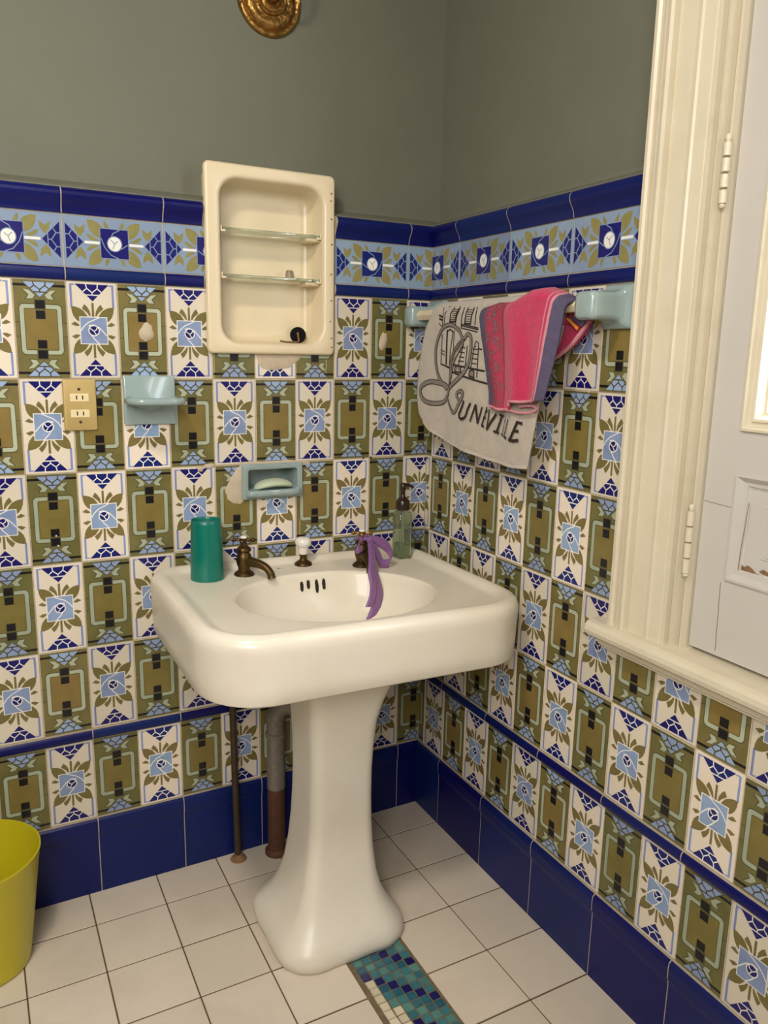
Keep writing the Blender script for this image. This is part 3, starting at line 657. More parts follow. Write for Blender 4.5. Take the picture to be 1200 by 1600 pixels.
mb=MB(); mb.tube([(-.446,-.050,0),(-.446,-.050,.19)],.0225,20); mb.lathe([(.0001,0),(.030,0),(.030,.008),(.0235,.016),(.0001,.016)],(-.446,-.05,0)); place(mb.build('lower_pipe',M_rust,smooth=True,angle=50),p2)
mb=MB(); mb.tube([(-.446,-.050,.185),(-.446,-.050,.34)],.0232,20); mb.tube(spline([(-.446,-.050,.335),(-.445,-.052,.375),(-.436,-.058,.400),(-.415,-.068,.408),(-.398,-.082,.396),(-.390,-.094,.372),(-.388,-.098,.345)],5),.0235,20)
for z_ in (.332,): mb.lathe([(.0235,z_-.008),(.0262,z_-.006),(.0262,z_+.004),(.0235,z_+.006)],(-.446,-.05,0))
place(mb.build('pipe_elbow',M_lead,smooth=True,angle=50),p2)
mb=MB(); mb.lathe([(.0001,.250),(.012,.252),(.020,.265),(.026,.30),(.0275,.312),(.0265,.316),(.0240,.318),(.0240,.352),(.0001,.352)],(-.388,-.098,0),n=24); mb.lathe([(.024,.332),(.028,.334),(.028,.346),(.024,.348)],(-.388,-.098,0))
place(mb.build('trap',mat('white_trap_plastic',(206,196,176),rough=.4),smooth=True,angle=50),p2)

# ---------------------------------------------------------------- medicine cabinet
cab=empty('medicine_cabinet','cream enamelled recessed medicine cabinet without a door, two glass shelves','medicine cabinet',(-.428,-.01,1.262))
def rrv(x0,x1,z0,z1,r,y,n=8): return [(a,y,b) for a,b,_ in rrect(x0,x1,z0,z1,r,0,n)]
A=(-.5825,-.2745,1.262,1.667); O=(-.548,-.304,1.287,1.637)
mb=MB(); g=lambda i,y,r: rrv(A[0]+i,A[1]-i,A[2]+i,A[3]-i,r,y)
h=lambda i,y,r: rrv(O[0]+i,O[1]-i,O[2]+i,O[3]-i,r,y)
mb.rings([g(.012,.085,.01),g(.012,-.001,.01),g(.0005,-.001,.012),g(0,-.008,.012),g(.003,-.0125,.011),g(.006,-.0135,.010),h(-.008,-.0135,.048),h(-.003,-.0120,.044),h(0,-.007,.041),h(.001,.0,.040),h(.003,.045,.034),h(.007,.060,.028),h(.016,.067,.018),h(.03,.068,.010)],0,True,True)
body=mb.build('cabinet_body',M_enam,smooth=True,angle=50); place(body,cab)
M_sg=mat('shelf_glass',(222,236,222),rough=.03,trans=.92,ior=1.45,var=0)
for zz in (1.533,1.434):
    mb=MB(); mb.box((-.5435,-.002,zz-.0025),(-.308,.058,zz+.0025)); sh=mb.build('glass_shelf',M_sg); bevel(sh,.0008,1); place(sh,cab)
    for x0,x1 in ((-.5455,-.534),(-.3175,-.3055)):
        mb=MB(); mb.box((x0,-.004,zz-.0075),(x1,.004,zz-.0027)); mb.box((x0,-.004,zz-.006),(x0+.003 if x0<-.4 else x0,.004,zz+.006)) if x0<-.4 else mb.box((x1-.003,-.004,zz-.006),(x1,.004,zz+.006))
        bevel(place(mb.build('shelf_bracket',M_enam),cab),.0012,2)
    mb=MB(); mb.box((-.3415,.004,zz-.012),(-.3055,.050,zz-.0027)); bevel(place(mb.build('shelf_rest',M_enam),cab),.004,3)
for zz,r in ((1.628,.0022),(1.612,.0018),(1.572,.0022),(1.516,.0022),(1.449,.0020),(1.389,.0020),(1.341,.0020),(1.302,.0020),(1.281,.0022)):
    mb=MB(); mb.lathe([(.0001,0),(r,.0),(r*.9,.0006),(.0001,.0004)],(-.2845+.002*sin(zz*50),-.0133,zz),'Y',n=10); place(mb.build('screw_hole',mat('rust_spot',(120,70,40),rough=.9)),cab)
mb=MB(); mb.lathe([(.0001,0),(.0105,.0),(.0108,.001),(.0102,.008),(.0088,.0165),(.0070,.0190),(.0001,.0195)],(-.372,.030,1.4367),n=24); tag(mb.build('plastic_cap',mat('smoky_plastic',(178,162,138),rough=.3,trans=.5,var=.03),smooth=True,angle=50),'small smoky plastic cap on the lower glass shelf','cap')
st=empty('sink_stopper','round black rubber sink stopper with bead chain, leaning at the bottom of the cabinet','stopper',(-.345,.045,1.2895))
mb=MB(); cc=Vector((-.3445,.048,1.3085)); ax=Vector((-.35,-.93,.10)).normalized(); u=ax.orthogonal().normalized(); v=ax.cross(u)
def disc(mb,c,prof,n=28): mb.rings([[c+ax*h_+(u*cos(2*pi*j/n)+v*sin(2*pi*j/n))*r_ for j in range(n)] for r_,h_ in prof])
disc(mb,cc,[(.0001,-.006),(.0165,-.006),(.0188,-.003),(.0192,.003),(.0175,.006),(.0001,.0066)]); place(mb.build('rubber_disc',mat('black_rubber',(20,16,15),rough=.85,spec=.15),smooth=True,angle=50),st)
mb=MB()
ch=spline([cc+ax*.008+Vector((0,0,.004)),cc+ax*.014+Vector((0,0,-.004)),Vector((-.350,.030,1.2935)),Vector((-.365,.026,1.2915)),Vector((-.383,.024,1.2915)),Vector((-.399,.022,1.2935))],9)
for p in ch[::2]: mb.lathe([(.0001,-.0026),(.0022,-.0015),(.0027,0),(.0022,.0015),(.0001,.0026)],tuple(p),n=8)
mb.tube(ch,.0006,6); mb.tube([cc+ax*.006+v*.005,cc+ax*.013+v*.002,cc+ax*.013-v*.003,cc+ax*.006-v*.005],.0012,8)
place(mb.build('bead_chain',mat('dull_chain',(112,92,62),rough=.4,metal=.8),smooth=True),st)

# ---------------------------------------------------------------- wall fittings
sc=empty('wall_sconce','hammered brass wall light plate on the grey wall above the cabinet','wall light',(-.41,.05,2.026))
random.seed(5); n=72; prof=[(.0001,.020),(.012,.020),(.014,.0225),(.020,.0235),(.0235,.019),(.0262,.0185),(.0292,.021),(.0335,.021),(.036,.015),(.040,.0135),(.046,.0150),(.0535,.0145),(.0585,.0105),(.0605,.0065),(.0635,.0070),(.0685,.0085),(.0725,.0065),(.0740,.002),(.0740,.0)]
Rr=[]
for r_,h_ in prof:
    Rr.append([(-.41+r_*cos(2*pi*j/n), .05-h_-(random.uniform(0,.0034) if .0385<r_<.058 or .062<r_<.072 else 0), 2.0262+r_*1.02*sin(2*pi*j/n)) for j in range(n)])
mb=MB(); mb.rings(Rr,0,True,True); bp_=mb.build('backplate',M_gold,smooth=True,angle=60); place(bp_,sc)
mb=MB(); mb.lathe([(.0001,.022),(.012,.022),(.012,.028),(.008,.033),(.008,.04),(.0001,.042)],(-.41,.05,2.0262),'Y',n=20); mb.tube(spline([(-.41,.012,2.026),(-.395,-.01,2.018),(-.388,-.035,2.028),(-.388,-.055,2.055),(-.388,-.060,2.09)],6),.0055,12); mb.lathe([(.006,0),(.014,.004),(.024,.02),(.026,.024),(.011,.024),(.011,.03),(.0001,.03)],(-.388,-.060,2.09),n=24); place(mb.build('arm',M_gold,smooth=True,angle=50),sc)
mb=MB(); mb.lathe([(.0105,0),(.0105,.05),(.012,.055),(.017,.075),(.014,.095),(.006,.115),(.0001,.12)],(-.388,-.060,2.12),n=20); place(mb.build('bulb',mat('opal_bulb',(236,230,214),rough=.2),smooth=True),sc)
out=empty('power_outlet','brushed brass double outlet plate on the tiles left of the sink','outlet',(-.856,0,1.150))
mb=MB(); mb.rings([rrv(-.889,-.823,1.097,1.204,.004,.0),rrv(-.889,-.823,1.097,1.204,.004,-.0042),rrv(-.8875,-.8245,1.0985,1.2025,.004,-.0058),rrv(-.886,-.826,1.1,1.201,.004,-.0062)],0); pl=mb.build('cover_plate',M_plate,smooth=True,angle=50); place(pl,out)
for zz in (1.1665,1.1330):
    mb=MB(); mb.rings([rrv(-.8755,-.8385,zz-.0082,zz+.0082,.001,-.006),rrv(-.8755,-.8385,zz-.0082,zz+.0082,.001,-.0068),rrv(-.875,-.839,zz-.0078,zz+.0078,.001,-.0072)],0); s_=mb.build('socket',mat('ivory_bakelite',(232,214,170),rough=.35)); place(s_,out)
    mb=MB()
    for x in (-.8625,-.8505): mb.box((x-.0012,-.0070,zz-.0042),(x+.0012,-.0075,zz+.0042))
    mb.build('slot',M_dark).parent=s_
for zz in (1.1835,1.1150):
    mb=MB(); mb.lathe([(.0001,.0060),(.0032,.0060),(.0030,.0066),(.0001,.0066)],(-.857,0,zz),'Y',n=14); place(mb.build('screw',mat('dark_screw',(60,36,24),rough=.6)),out)
# shelf style tumbler holder
ho=empty('tumbler_holder','pale blue ceramic tumbler holder with a thin rounded shelf, left wall of tiles','tumbler holder',(-.713,0,1.107))
ho['label']='pale blue ceramic holder with projecting round-cornered shelf, beside the brass outlet'
mb=MB(); mb.rings([rrv(-.768,-.658,1.107,1.2125,.003,.0),rrv(-.768,-.658,1.107,1.2125,.003,-.0085),rrv(-.7655,-.6605,1.1095,1.21,.003,-.0105)],0); place(mb.build('backplate',M_ceram,smooth=True,angle=50),ho)
mb=MB(); R_=[]
sh_=lambda i,z: rrect(-.772+i,-.650-i,-.098+i,-.004,.034,z,n=8)
mb.rings([sh_(.012,1.1530),sh_(.002,1.1545),sh_(0,1.158),sh_(0,1.163),sh_(.0015,1.1665),sh_(.005,1.168),sh_(.009,1.1665),sh_(.013,1.1640)],0)
place(mb.build('shelf',M_ceram,smooth=True,angle=60),ho)
mb=MB(); mb.rings([[(x,-.006,zc) for x,zc in ((-.757,1.155),(-.74,1.142),(-.713,1.130),(-.686,1.142),(-.669,1.155))],[(x,-.03,zc) for x,zc in ((-.752,1.156),(-.735,1.149),(-.713,1.142),(-.691,1.149),(-.674,1.156))],[(x,-.06,zc) for x,zc in ((-.74,1.157),(-.73,1.155),(-.713,1.152),(-.696,1.155),(-.686,1.157))]],0,closed=True); place(mb.build('bracket',M_ceram,smooth=True,angle=60),ho)
# recessed soap dish
so=empty('soap_dish','pale blue ceramic soap dish recessed in the tiles above the sink','soap dish',(-.432,0,.922))
mb=MB(); fr=(-.5075,-.3555,.9225,1.0065); op=(-.493,-.3695,.9425,.9935)
f_=lambda i,y,r=.002: rrv(fr[0]+i,fr[1]-i,fr[2]+i,fr[3]-i,r,y,4)
o_=lambda i,y,r=.006: rrv(op[0]+i,op[1]-i,op[2]+i,op[3]-i,r,y,4)
mb.rings([f_(.010,.075),f_(.010,0),f_(0,0),f_(0,-.0075),f_(.002,-.0098),o_(-.002,-.0098,.007),o_(0,-.008),o_(.001,.050),o_(.006,.058)],0,True,True); place(mb.build('niche',M_ceram,smooth=True,angle=45),so)
mb=MB(); Rn=[]
N=33
for i in range(N):
    x=-.501+(.140)*i/(N-1); c=(x+.431)/.070; dip=.0055*math.exp(-((x+.432)/.012)**2); e=1-abs(c)**6
    pj=.010+.018*e**.5 if e>0 else .010
    top=.9435-dip+.0015*abs(c)
    Rn.append([(x,-.006,.9285),(x,-pj*.8,.9285),(x,-pj,.934),(x,-pj-.001,top-.003),(x,-pj+.001,top),(x,-pj+.005,top),(x,-pj+.007,top-.005),(x,-.004,.9345),(x,.02,.9345)])
mb.rings(Rn,0,closed=False,cap0=True,cap1=True); place(mb.build('lip',M_ceram,smooth=True,angle=60),so)
M_soap=mat('green_white_soap',(196,206,178),rough=.45,var=.03,scale=30,sss=.2)
mb=MB(); Rs=[]; n=24
for i in range(17):
    t=-1+2*i/16; w=sqrt(max(0,1-abs(t)**2.6)); cx=-.424+.050*t; cz=.9555-.0095*t*t+.001*t
    Rs.append([(cx,.012+.026*w*cos(2*pi*j/n)+.0,cz+.0125*(w**.8)*sin(2*pi*j/n)*(1 if sin(2*pi*j/n)>0 else .7)+ .0) if w>0 else (cx,.012+.0005*cos(2*pi*j/n),cz+.0005*sin(2*pi*j/n)) for j in range(n)])
mb.rings(Rs,0); tag(mb.build('soap_bar',M_soap,smooth=True),'pale green worn soap bar lying in the recessed soap dish','soap')
# towel rail
ra=empty('towel_rail','pale blue ceramic towel rail brackets with a cream square bar on the right wall','towel rail',(0,-.33,1.363))
def holder(h0,h1,p0,p1,rz=1):
    mb=MB(); zc=1.3605
    def sec(a,b,z0,z1,r,o): return [PR(x,y,o) for x,y,_ in rrect(a,b,z0,z1,r,0,5)]
    mb.rings([sec(p0,p1,1.321,1.400,.004,0),sec(p0,p1,1.321,1.400,.004,.006),sec(p0+.003,p1-.003,1.324,1.397,.005,.009),
      sec(h0-.006,h1+.006,1.330,1.392,.010,.0115),sec(h0-.001,h1+.003,1.3345,1.388,.010,.018),sec(h0,h1,1.336,1.3855,.010,.030),sec(h0,h1,1.336,1.3855,.010,.062),sec(h0,h1,1.3355,1.386,.010,.074),sec(h0+.003,h1-.003,1.338,1.3835,.009,.081),sec(h0+.009,h1-.009,1.343,1.3785,.006,.0835)],0)
    return place(mb.build('bracket',M_ceram,smooth=True,angle=50),ra)
holder(.634,.684,.632,.708); holder(.004,.046,.004,.082)
mb=MB()
def dm(y,s): return [(-.056+s*cos(a),y,1.3625+s*sin(a)*.98) for a in [pi/6+pi/3*i+pi/6 for i in range(6)]]
def sqd(y,s): 
    return [(-.056-s,y,1.3625),(-.056-s*.45,y,1.3625+s*.86),(-.056+s*.7,y,1.3625+s*.86),(-.056+s,y,1.3625+s*.5),(-.056+s,y,1.3625-s*.5),(-.056+s*.7,y,1.3625-s*.86),(-.056-s*.45,y,1.3625-s*.86)]
mb.rings([sqd(-.040,.0135),sqd(-.62,.0135)],0); bevel(place(mb.build('bar',mat('cream_bar',(226,210,176),rough=.3,coat=.3)),ra),.0012,2)

# ---------------------------------------------------------------- towels
M_tw=mat('beige_terry',(188,177,162),rough=.95,var=.12,scale=45,bump=.7,bscale=420,sheen=.3)
M_ink=mat('black_towel_print',(46,38,34),rough=.95,var=.15,scale=200); M_grayp=mat('grey_towel_print',(128,120,110),rough=.95,var=.3,scale=260,bump=.4,bscale=400); M_brownp=mat('brown_towel_print',(44,30,24),rough=.95,var=.2,scale=200)
def lerp1(tab,t):
    for (a,b),(c,d) in zip(tab,tab[1:]):
        if t<=c: return b+(d-b)*max(0,(t-a))/(c-a)
    return tab[-1][1]
def wf(h,z):       # how far the front of the beige towel stands off the wall
    d=max(0,1.37-z); k=min(1,d/.12)
    return .076+.0045*k*sin(h*30+z*5+.2)+.0012*k*sin(h*85-z*11)+.010*min(1,d/.3)*math.exp(-((h-.14)/.05)**2)
def front(h,z):
    if z<1.366: return wf(h,z)
    t=min(1,(z-1.366)/.024); return .056+(wf(h,1.366)-.056)*sqrt(max(0,1-t*t))
LE=[(0,.160),(.022,.133),(.06,.104),(.105,.088),(.16,.080),(.22,.079),(.262,.093),(.285,.118)]   # left edge: drop from the bar, distance from the corner
mb=MB(); NS,NT=72,70; G=[]
def zbot(s): return lerp1([(0,1.104),(.06,1.089),(.2,1.071),(.40,1.0565),(.64,1.045),(.87,1.041),(1,1.046)],s)
for j in range(NT+1):
    row=[]
    for i in range(NS+1):
        s=i/NS; t=j/NT
        zt=1.390; z=zt+(zbot(s)-zt)*t**1.0
        d=(zt-z); L_=lerp1(LE,d*(.285/(zt-zbot(0)) if s<.0 else 1) if d<.285 else .285); Rt=.575-(.05)*min(1,d/.34)
        hh=L_+(Rt-L_)*s; row.append(PR(hh,z,front(hh,z)))
    G.append(row)
back=[]
for j in range(1,16):
    row=[]
    for i in range(NS+1):
        s=i/NS; t=j/15; z=1.390-.11*t
        L_=.160+.004*t; hh=L_+(.575-.03*t-L_)*s; o=.056-.020*sqrt(max(0,1-(1-min(1,t*6))**2))-.004*t+.003*sin(hh*50)*t; row.append(PR(hh,z,o))
    back.append(row)
rows=back[::-1]+G
n0=len(mb.v)
mb.rings(rows,0,False,False,closed=False)
tw=mb.build('hand_towel',M_tw,smooth=True,angle=80); sm=tw.modifiers.new('s','SOLIDIFY'); sm.thickness=.0035; sm.offset=-1
# which way is the front? make the print lie over it
tag(tw,'beige terry towel printed with a large script L and a castle, on the rail','towel')
mbh=MB()     # hem
def hemline(fn,w,N=60):
    P_=[fn(i/N) for i in range(N+1)]; 
    for a,b in zip(P_,P_[1:]): mbh.poly([PR(a[0],a[1],front(a[0],a[1])+.0012),PR(b[0],b[1],front(b[0],b[1])+.0012),PR(b[0],b[1]+w,front(b[0],b[1]+w)+.0012),PR(a[0],a[1]+w,front(a[0],a[1]+w)+.0012)])
hemline(lambda s:(.118+(.525-.118)*s,zbot(s)+.001),.007)
hm=mbh.build('hem',mat('beige_hem',(196,186,172),rough=.9,var=.1,scale=80),fix=False); hm.parent=tw; smh=hm.modifiers.new('s','SOLIDIFY'); smh.thickness=.001; smh.offset=0
PRINT={'Lscript1':[(2573,13228),(2233,13357),(1894,13311),(1661,13096),(1536,12784),(1578,12451),(1755,12158),(2016,11947),(2089,11906)],
'Lloop2':[(2573,13228),(2748,13035),(2869,13138),(2998,13085),(3020,12793),(2947,12480),(2770,12265),(2487,12077),(2189,11955),(1941,12017),(1397,12051),(1064,11941),(996,11784),(1160,11599),(1501,11544),(1933,11590),(2132,11769),(2221,11993),(2268,12321),(2345,12682),(2594,12931),(2778,13069)],
'Ltail':[(2100,11730),(2250,11555),(2500,11390),(2684,11620),(2804,11788),(2784,11883),(2666,11877),(2593,11794),(2679,11691)],
'T1a':[(1831,13761),(1823,13330)],
'T1b':[(2069,13786),(1909,13615),(1890,13365)],
'win1':[(2308,13742),(2149,13607),(2127,13431),(2349,13425),(2383,13599),(2506,13734)],
'tw1':[(2537,13750),(2419,13563),(2367,13355)],
'tw2':[(2700,13726),(2617,13522),(2621,13280)],
'win2':[(2859,13719),(2773,13586),(2743,13381),(2960,13359),(2996,13545),(3095,13710)],
'tw3':[(3198,13722),(3151,13540),(3123,13338)],
'h1':[(2628,13366),(3263,13268)],
'h2':[(2631,13331),(3265,13234)],
'h3':[(2634,13279),(3238,13184)],
'ar1':[(2050,13254),(2032,12460)],
'ar2':[(2052,13218),(2172,13259),(2297,13197),(2205,12752),(2190,12464)],
'ar3':[(1834,13149),(1806,12474),(2055,12425)],
'base1':[(2055,12425),(2367,12360),(2371,12306),(2838,12215),(3623,12090)],
'base2':[(2427,12469),(3513,12357)],
'pil1':[(2341,13249),(2352,12789),(2373,12468)],
'pil2':[(3290,12896),(3280,12213)],
'cur':[(3201,12862),(3134,12930),(3191,12992),(3287,12947),(3278,12896)],
'pilr':[(2756,12931),(2625,12473)],
'pilr2':[(2886,12896),(2854,12443)],
'pilr3':[(3137,12896),(3047,12413)],
'pilr4':[(3308,12829),(3418,12812)],
'arch1':[(2470,12327),(2496,12435),(2626,12466),(2707,12422),(2716,12299),(2470,12327)],
'arch2':[(2997,12238),(3008,12343),(3112,12380),(3178,12330),(3188,12203),(2997,12238)],
'lad1':[(2664,12861),(2826,12844)],
'lad2':[(2638,12756),(2814,12740)],
'lad3':[(2626,12650),(2809,12635)],
'lad4':[(2606,12561),(2802,12547)],
'lad5':[(3080,12828),(3284,12812)],
'lad6':[(3068,12725),(3274,12709)],
'lad7':[(3063,12621),(3269,12607)],
'lad8':[(3046,12517),(3258,12504)],
'dash1':[(1652,13588),(1824,13539)],
'dash2':[(1656,13515),(1814,13475)],
'fl':[(1642,13407),(1824,13312)],
'ga':[(1786,12804),(1965,12750)],
'gb':[(1790,12731),(1969,12678)]}
LETTERS=[(0.005,[(0.2894,1.1694),(0.2833,1.1544),(0.2731,1.137),(0.2761,1.13),(0.2852,1.1281),(0.2989,1.1341),(0.3065,1.1502),(0.3158,1.1653)]),(0.0038,[(0.317,1.1249),(0.332,1.1635)]),(0.0048,[(0.3313,1.1634),(0.3405,1.1221)]),(0.0036,[(0.3398,1.1221),(0.3517,1.1591)]),(0.0034,[(0.3532,1.1185),(0.3615,1.1391),(0.3697,1.1604)]),(0.0036,[(0.3574,1.1369),(0.3673,1.1373)]),(0.004,[(0.3525,1.1188),(0.3622,1.1174)]),(0.003,[(0.3639,1.1515),(0.3737,1.1509)]),(0.0036,[(0.3798,1.1564),(0.3773,1.1347),(0.3725,1.1114)]),(0.005,[(0.3725,1.1114),(0.3883,1.13),(0.4075,1.1483)]),(0.0052,[(0.4294,1.1463),(0.409,1.1092)]),(0.004,[(0.4184,1.1482),(0.4386,1.1457)]),(0.004,[(0.3978,1.1108),(0.4194,1.1088)]),(0.002,[(0.4477,1.145),(0.4331,1.1083)]),(0.0036,[(0.4294,1.1088),(0.4377,1.1051)]),(0.0026,[(0.4585,1.1414),(0.4435,1.1053)]),(0.0042,[(0.4413,1.1051),(0.4535,1.1009)]),(0.0052,[(0.4881,1.1377),(0.4781,1.119),(0.4665,1.099)]),(0.0044,[(0.4852,1.1379),(0.5046,1.1364)]),(0.0046,[(0.4772,1.1193),(0.494,1.12)]),(0.0054,[(0.462,1.0994),(0.4784,1.0988),(0.4942,1.1015)])]

def paint(mb, polys, lift, mi=0):
    for q in polys: mb.poly([PR(a,b,front(a,b)+lift) for a,b in q],mi)
def sub(pts,step=.012):
    out=[pts[0]]
    for a,b in zip(pts,pts[1:]):
        n=max(1,int(math.dist(a,b)/step)); out += [(a[0]+(b[0]-a[0])*i/n,a[1]+(b[1]-a[1])*i/n) for i in range(1,n+1)]
    return out
def sp2(pts,k=5): return [(p.x,p.y) for p in spline([(a,b,0) for a,b in pts],k)]
def uneven(pts,w0,w1):
    out=[]; n=len(pts)-1
    for i,(a,b) in enumerate(zip(pts,pts[1:])):
        dx,dy=b[0]-a[0],b[1]-a[1]; l=sqrt(dx*dx+dy*dy) or 1e-6; nx,ny=-dy/l,dx/l
        wa=w0+(w1-w0)*(.5-.5*cos(2*pi*i/n)); wb=w0+(w1-w0)*(.5-.5*cos(2*pi*(i+1)/n)); e=.0004
        out.append([(a[0]-dx/l*e+nx*wa/2,a[1]-dy/l*e+ny*wa/2),(a[0]-dx/l*e-nx*wa/2,a[1]-dy/l*e-ny*wa/2),(b[0]+dx/l*e-nx*wb/2,b[1]+dy/l*e-ny*wb/2),(b[0]+dx/l*e+nx*wb/2,b[1]+dy/l*e+ny*wb/2)])
    return out
T=lambda k:[(a/1e4,b/1e4) for a,b in PRINT[k]]
ink=MB(); gray=MB(); br2=MB()
for k in PRINT:
    pts=T(k)
    if k in ('Lscript1','Lloop2','Ltail'):
        p=sp2(pts,6); w=(.0062,.0088) if k!='Ltail' else (.0045,.0066)
        paint(ink,uneven(p,w[0]+.0034,w[1]+.0034),.0016); paint(gray,uneven(p,w[0],w[1]),.0021)
    else:
        w={'T':.0028,'w':.0040,'t':.0034,'h':.0026,'a':.0036,'b':.0044,'p':.0032,'c':.0022,'l':.0024,'d':.0045,'f':.0022,'g':.0022}[k[0]]
        if k=='ar1' : w=.006
        paint(ink,stroke(sub(pts),w),.0008)
        if k in('arch1','arch2'): paint(gray,[pts[:-1]],.0006)
        if k in('win1','win2'):    # window bars
            a=pts
            for i in range(1,7):
                t=i/7; L0=(a[0][0]+(a[2][0]-a[0][0])*t,a[0][1]+(a[2][1]-a[0][1])*t); R0=(a[5][0]+(a[3][0]-a[5][0])*t,a[5][1]+(a[3][1]-a[5][1])*t)
                paint(ink,stroke([L0,R0],.0016),.0008)
for w_,pts in LETTERS:
    paint(br2,stroke(sub(sp2(pts,4)) if len(pts)>4 else sub(pts),w_*1.25),.0034)
DG=[(.2798,1.3052),(.2758,1.2896),(.2547,1.2649),(.2416,1.2433),(.2345,1.2179),(.2204,1.1937),(.2225,1.2248),(.2242,1.2501),(.233,1.2717),(.2529,1.2913)]
# the broad stroke of the L, in slices that follow the cloth
for k in range(4):
    q=[DG[k],DG[k+1],DG[8-k],DG[9-k]]
    paint(gray,[q],.0022)
paint(ink,stroke(DG[:6],.0018),.0026); paint(ink,stroke(DG[5:]+DG[:1],.0018),.0026)
for b_,nm,m_ in ((ink,'black_print',M_ink),(gray,'grey_print',M_grayp),(br2,'printed_letters',M_brownp)):
    o=b_.build(nm,m_,fix=False); o.parent=tw
# red towel
M_red=mat('raspberry_terry',(204,30,88),rough=.95,var=.14,scale=60,bump=.8,bscale=380,sheen=.25); M_mauve=mat('grey_mauve_band',(88,80,106),rough=.95,var=.15,scale=90,bump=.5,bscale=300)
M_pink=mat('dusty_pink_hem',(206,140,150),rough=.95,var=.1,scale=90); M_flor=mat('faded_red_band',(172,58,84),rough=.95,var=.14,scale=70,bump=.6,bscale=300); M_motif=mat('grey_floral_weave',(118,100,104),rough=.95,var=.1,scale=90)
LR=[(0,.345),(.03,.341),(.07,.351),(.14,.373),(.18,.387),(.216,.391)]; RR=[(0,.618),(.025,.613),(.07,.606),(.12,.597),(.17,.585),(.20,.574),(.216,.572)]
TOP=[(0,1.374),(.18,1.381),(.40,1.381),(.50,1.390),(.62,1.400),(.75,1.400),(.86,1.391),(1,1.374)]
def rfront(s,z,h):
    bl=lerp1([(0,0),(.3,.0),(.42,.010),(.7,.013),(.9,.010),(1,.002)],s); d=max(0,1.37-z)
    return .0845+bl+.004*sin(s*17+z*9)*min(1,d/.08)+.004*min(1,d/.15)
mb=MB(); NS,NT=84,48; rows=[]
RED0=[]
def rpoint(s,t):
    zt=lerp1(TOP,s); zb=lerp1([(0,1.163),(.25,1.159),(.44,1.161),(.46,1.178),(.7,1.180),(1,1.186)],s) ; z=zt+(zb-zt)*t
    d=max(0,1.376-z); L_=lerp1(LR,d); R_=lerp1(RR,d); h=L_+(R_-L_)*s
    o=rfront(s,z,h); rt=min(1,(t/.10)); o=.058+(o-.058)*sqrt(max(0,1-(1-rt)**2))
    return h,z,o
for j in range(NT+1): rows.append([PR(*rpoint(i/NS,j/NT)) for i in range(NS+1)])
def mband(s): return 1 if s<.075 else 2 if s<.32 else 0 if s<.835 else 3 if s<.85 else 0 if s<.875 else 3 if s<.893 else 1
brow=[]
for j in range(1,9):
    brow.append([PR(rpoint(i/NS,0)[0],rpoint(i/NS,0)[1]-(.10-.07*max(0,(i/NS-.6)/.4))*j/8,.058-.026*sqrt(max(0,1-(1-min(1,j/2))**2))) for i in range(NS+1)])
rows=brow[::-1]+rows
k_=NS+1; n=len(mb.v)
for r_ in rows: mb.v += r_
for i in range(len(rows)-1):
    for j in range(NS):
        a=n+i*k_+j; mb.f.append([a,a+1,a+1+k_,a+k_]); mb.m.append(mband(j/NS)); mb.t.append(0)
rt=mb.build('hand_towel',[M_red,M_mauve,M_flor,M_pink],smooth=True,angle=80); s_=rt.modifiers.new('s','SOLIDIFY'); s_.thickness=.006; s_.offset=-1
tag(rt,'raspberry red towel with mauve edges folded over the beige towel','towel')
mb=MB()
for a,b,zo in ((0,.44,0),(.45,.86,0)):
    ring=[]
    P_=[rpoint(a+(b-a)*i/30,1.0) for i in range(31)]; mb.tube([PR(h,z+.001,o-.001) for h,z,o in P_],.0030,10)
P_=[rpoint(.44+.0*i,1.0) for i in range(2)]
mb.tube(spline([PR(.455,1.1635,.088),PR(.49,1.158,.088),PR(.53,1.160,.086),PR(.548,1.168,.084),PR(.535,1.174,.086),PR(.50,1.170,.088)],5),.0026,8)
o=mb.build('hem',M_pink,smooth=True); o.parent=rt
mb=MB(); random.seed(9)
def rpaint(pts,w,lift=.0012):
    for q in stroke(pts,w):
        mb.poly([PR(*(lambda r:(r[0],r[1],r[2]+lift))(rpoint(a,b))) for a,b in q])
def star(cs,ct,r):
    for k in range(5):
        a=2*pi*k/5+.3; rpaint([(cs,ct),(cs+r*cos(a)*.42,ct+r*sin(a))],.016 if 0 else .012)
for ct in (.22,.60): star(.22,ct,.045)
rpaint([(.20+.055*sin(i*.55),.02+.96*i/60) for i in range(61)],.007)
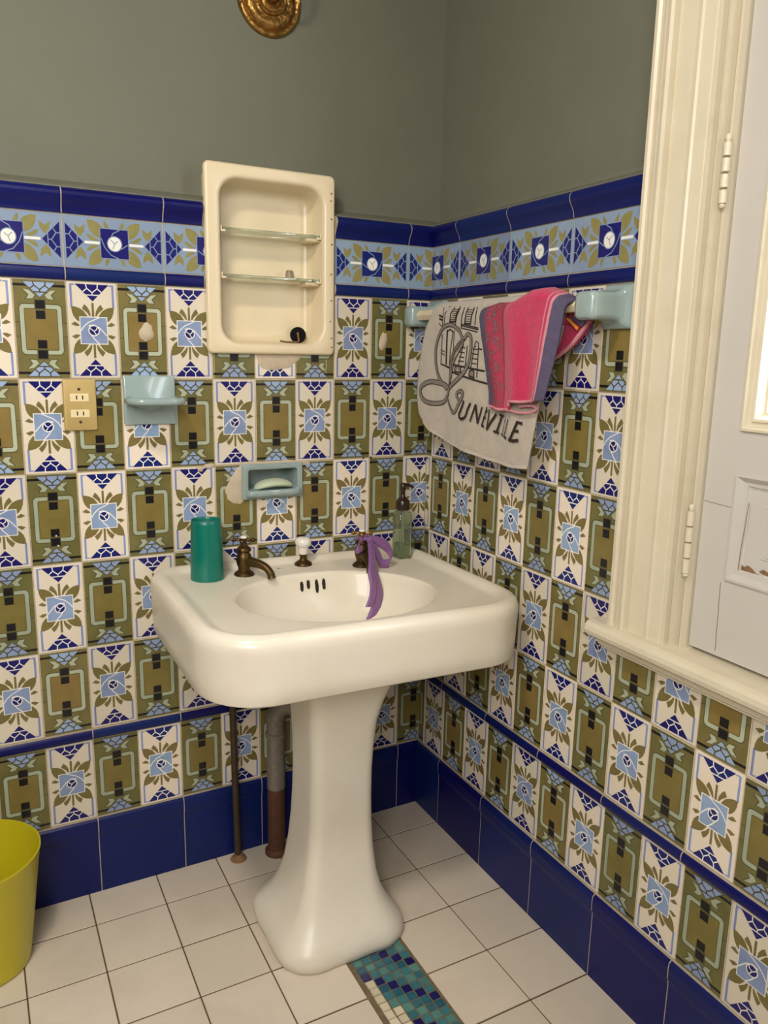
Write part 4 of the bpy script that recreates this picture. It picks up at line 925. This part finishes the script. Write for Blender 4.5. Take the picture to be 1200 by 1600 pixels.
for k in range(26):
    ct=.03+.94*k/26; sd=1 if k%2 else -1; c0=.20+.055*sin(ct*60/.96*.55)
    if min(abs(ct-.22),abs(ct-.60))<.04: continue
    rpaint([(c0,ct),(c0+sd*.03,ct-.018),(c0+sd*.06,ct-.012+random.uniform(-.01,.01))],.010)
    if k%3==0: rpaint([(c0+sd*.05,ct-.02),(c0+sd*.075,ct+.0),(c0+sd*.055,ct+.012)],.014)
    if k%4==1: star(c0-sd*.055,ct,.022)
for s0 in (.10,.305): rpaint([(s0+.006*sin(i),.03+.94*i/22) for i in range(23)],.007)
o=mb.build('floral_weave',M_motif,fix=False); o.parent=rt
# the end of the red towel behind the rail
mb=MB(); fl=[(.552,1.345),(.592,1.343),(.622,1.337),(.607,1.318),(.582,1.293),(.545,1.272),(.515,1.262),(.515,1.345)]
mb.rings([[PR(h,z,.024+.006*sin(h*60)) for h,z in fl],[PR(h,z,.034+.006*sin(h*60)) for h,z in fl]],0)
o=mb.build('back_fold',M_red); o.parent=rt
mb=MB(); mb.tube(spline([PR(.622,1.337,.031),PR(.608,1.318,.034),PR(.583,1.293,.036),PR(.546,1.272,.034),PR(.52,1.263,.034)],5),.0042,8); o=mb.build('hem',M_pink,smooth=True); o.parent=rt
mb=MB(); mb.poly([PR(h,z,.0405) for h,z in [(.594,1.343),(.622,1.337),(.613,1.325),(.598,1.333),(.575,1.343)]]); o=mb.build('mauve_corner',M_mauve); o.parent=rt; o.modifiers.new('s','SOLIDIFY').thickness=.002
mb=MB(); mb.poly([PR(h,z,.0415) for h,z in [(.571,1.341),(.577,1.342),(.606,1.324),(.603,1.319)]]); o=mb.build('orange_stripe',mat('orange_stripe',(238,150,60),rough=.9)); o.parent=rt; o.modifiers.new('s','SOLIDIFY').thickness=.002
# ---------------------------------------------------------------- waste bin
bx,by=-1.122,-.135
M_yel=mat('yellow_plastic',(192,180,28),rough=.35,var=.02,sss=.1)
mb=MB(); mb.lathe([(.0001,.0),(.084,.0),(.088,.003),(.090,.012),(.1205,.249),(.1225,.252),(.1225,.256),(.1195,.256),(.1175,.250),(.087,.012),(.0001,.008)],(bx,by,.0005),n=64,cap=False)
tag(mb.build('waste_bin',M_yel,smooth=True,angle=50),'yellow plastic waste bin on the floor against the dark blue baseboard','bin')
bpy.context.view_layer.update()
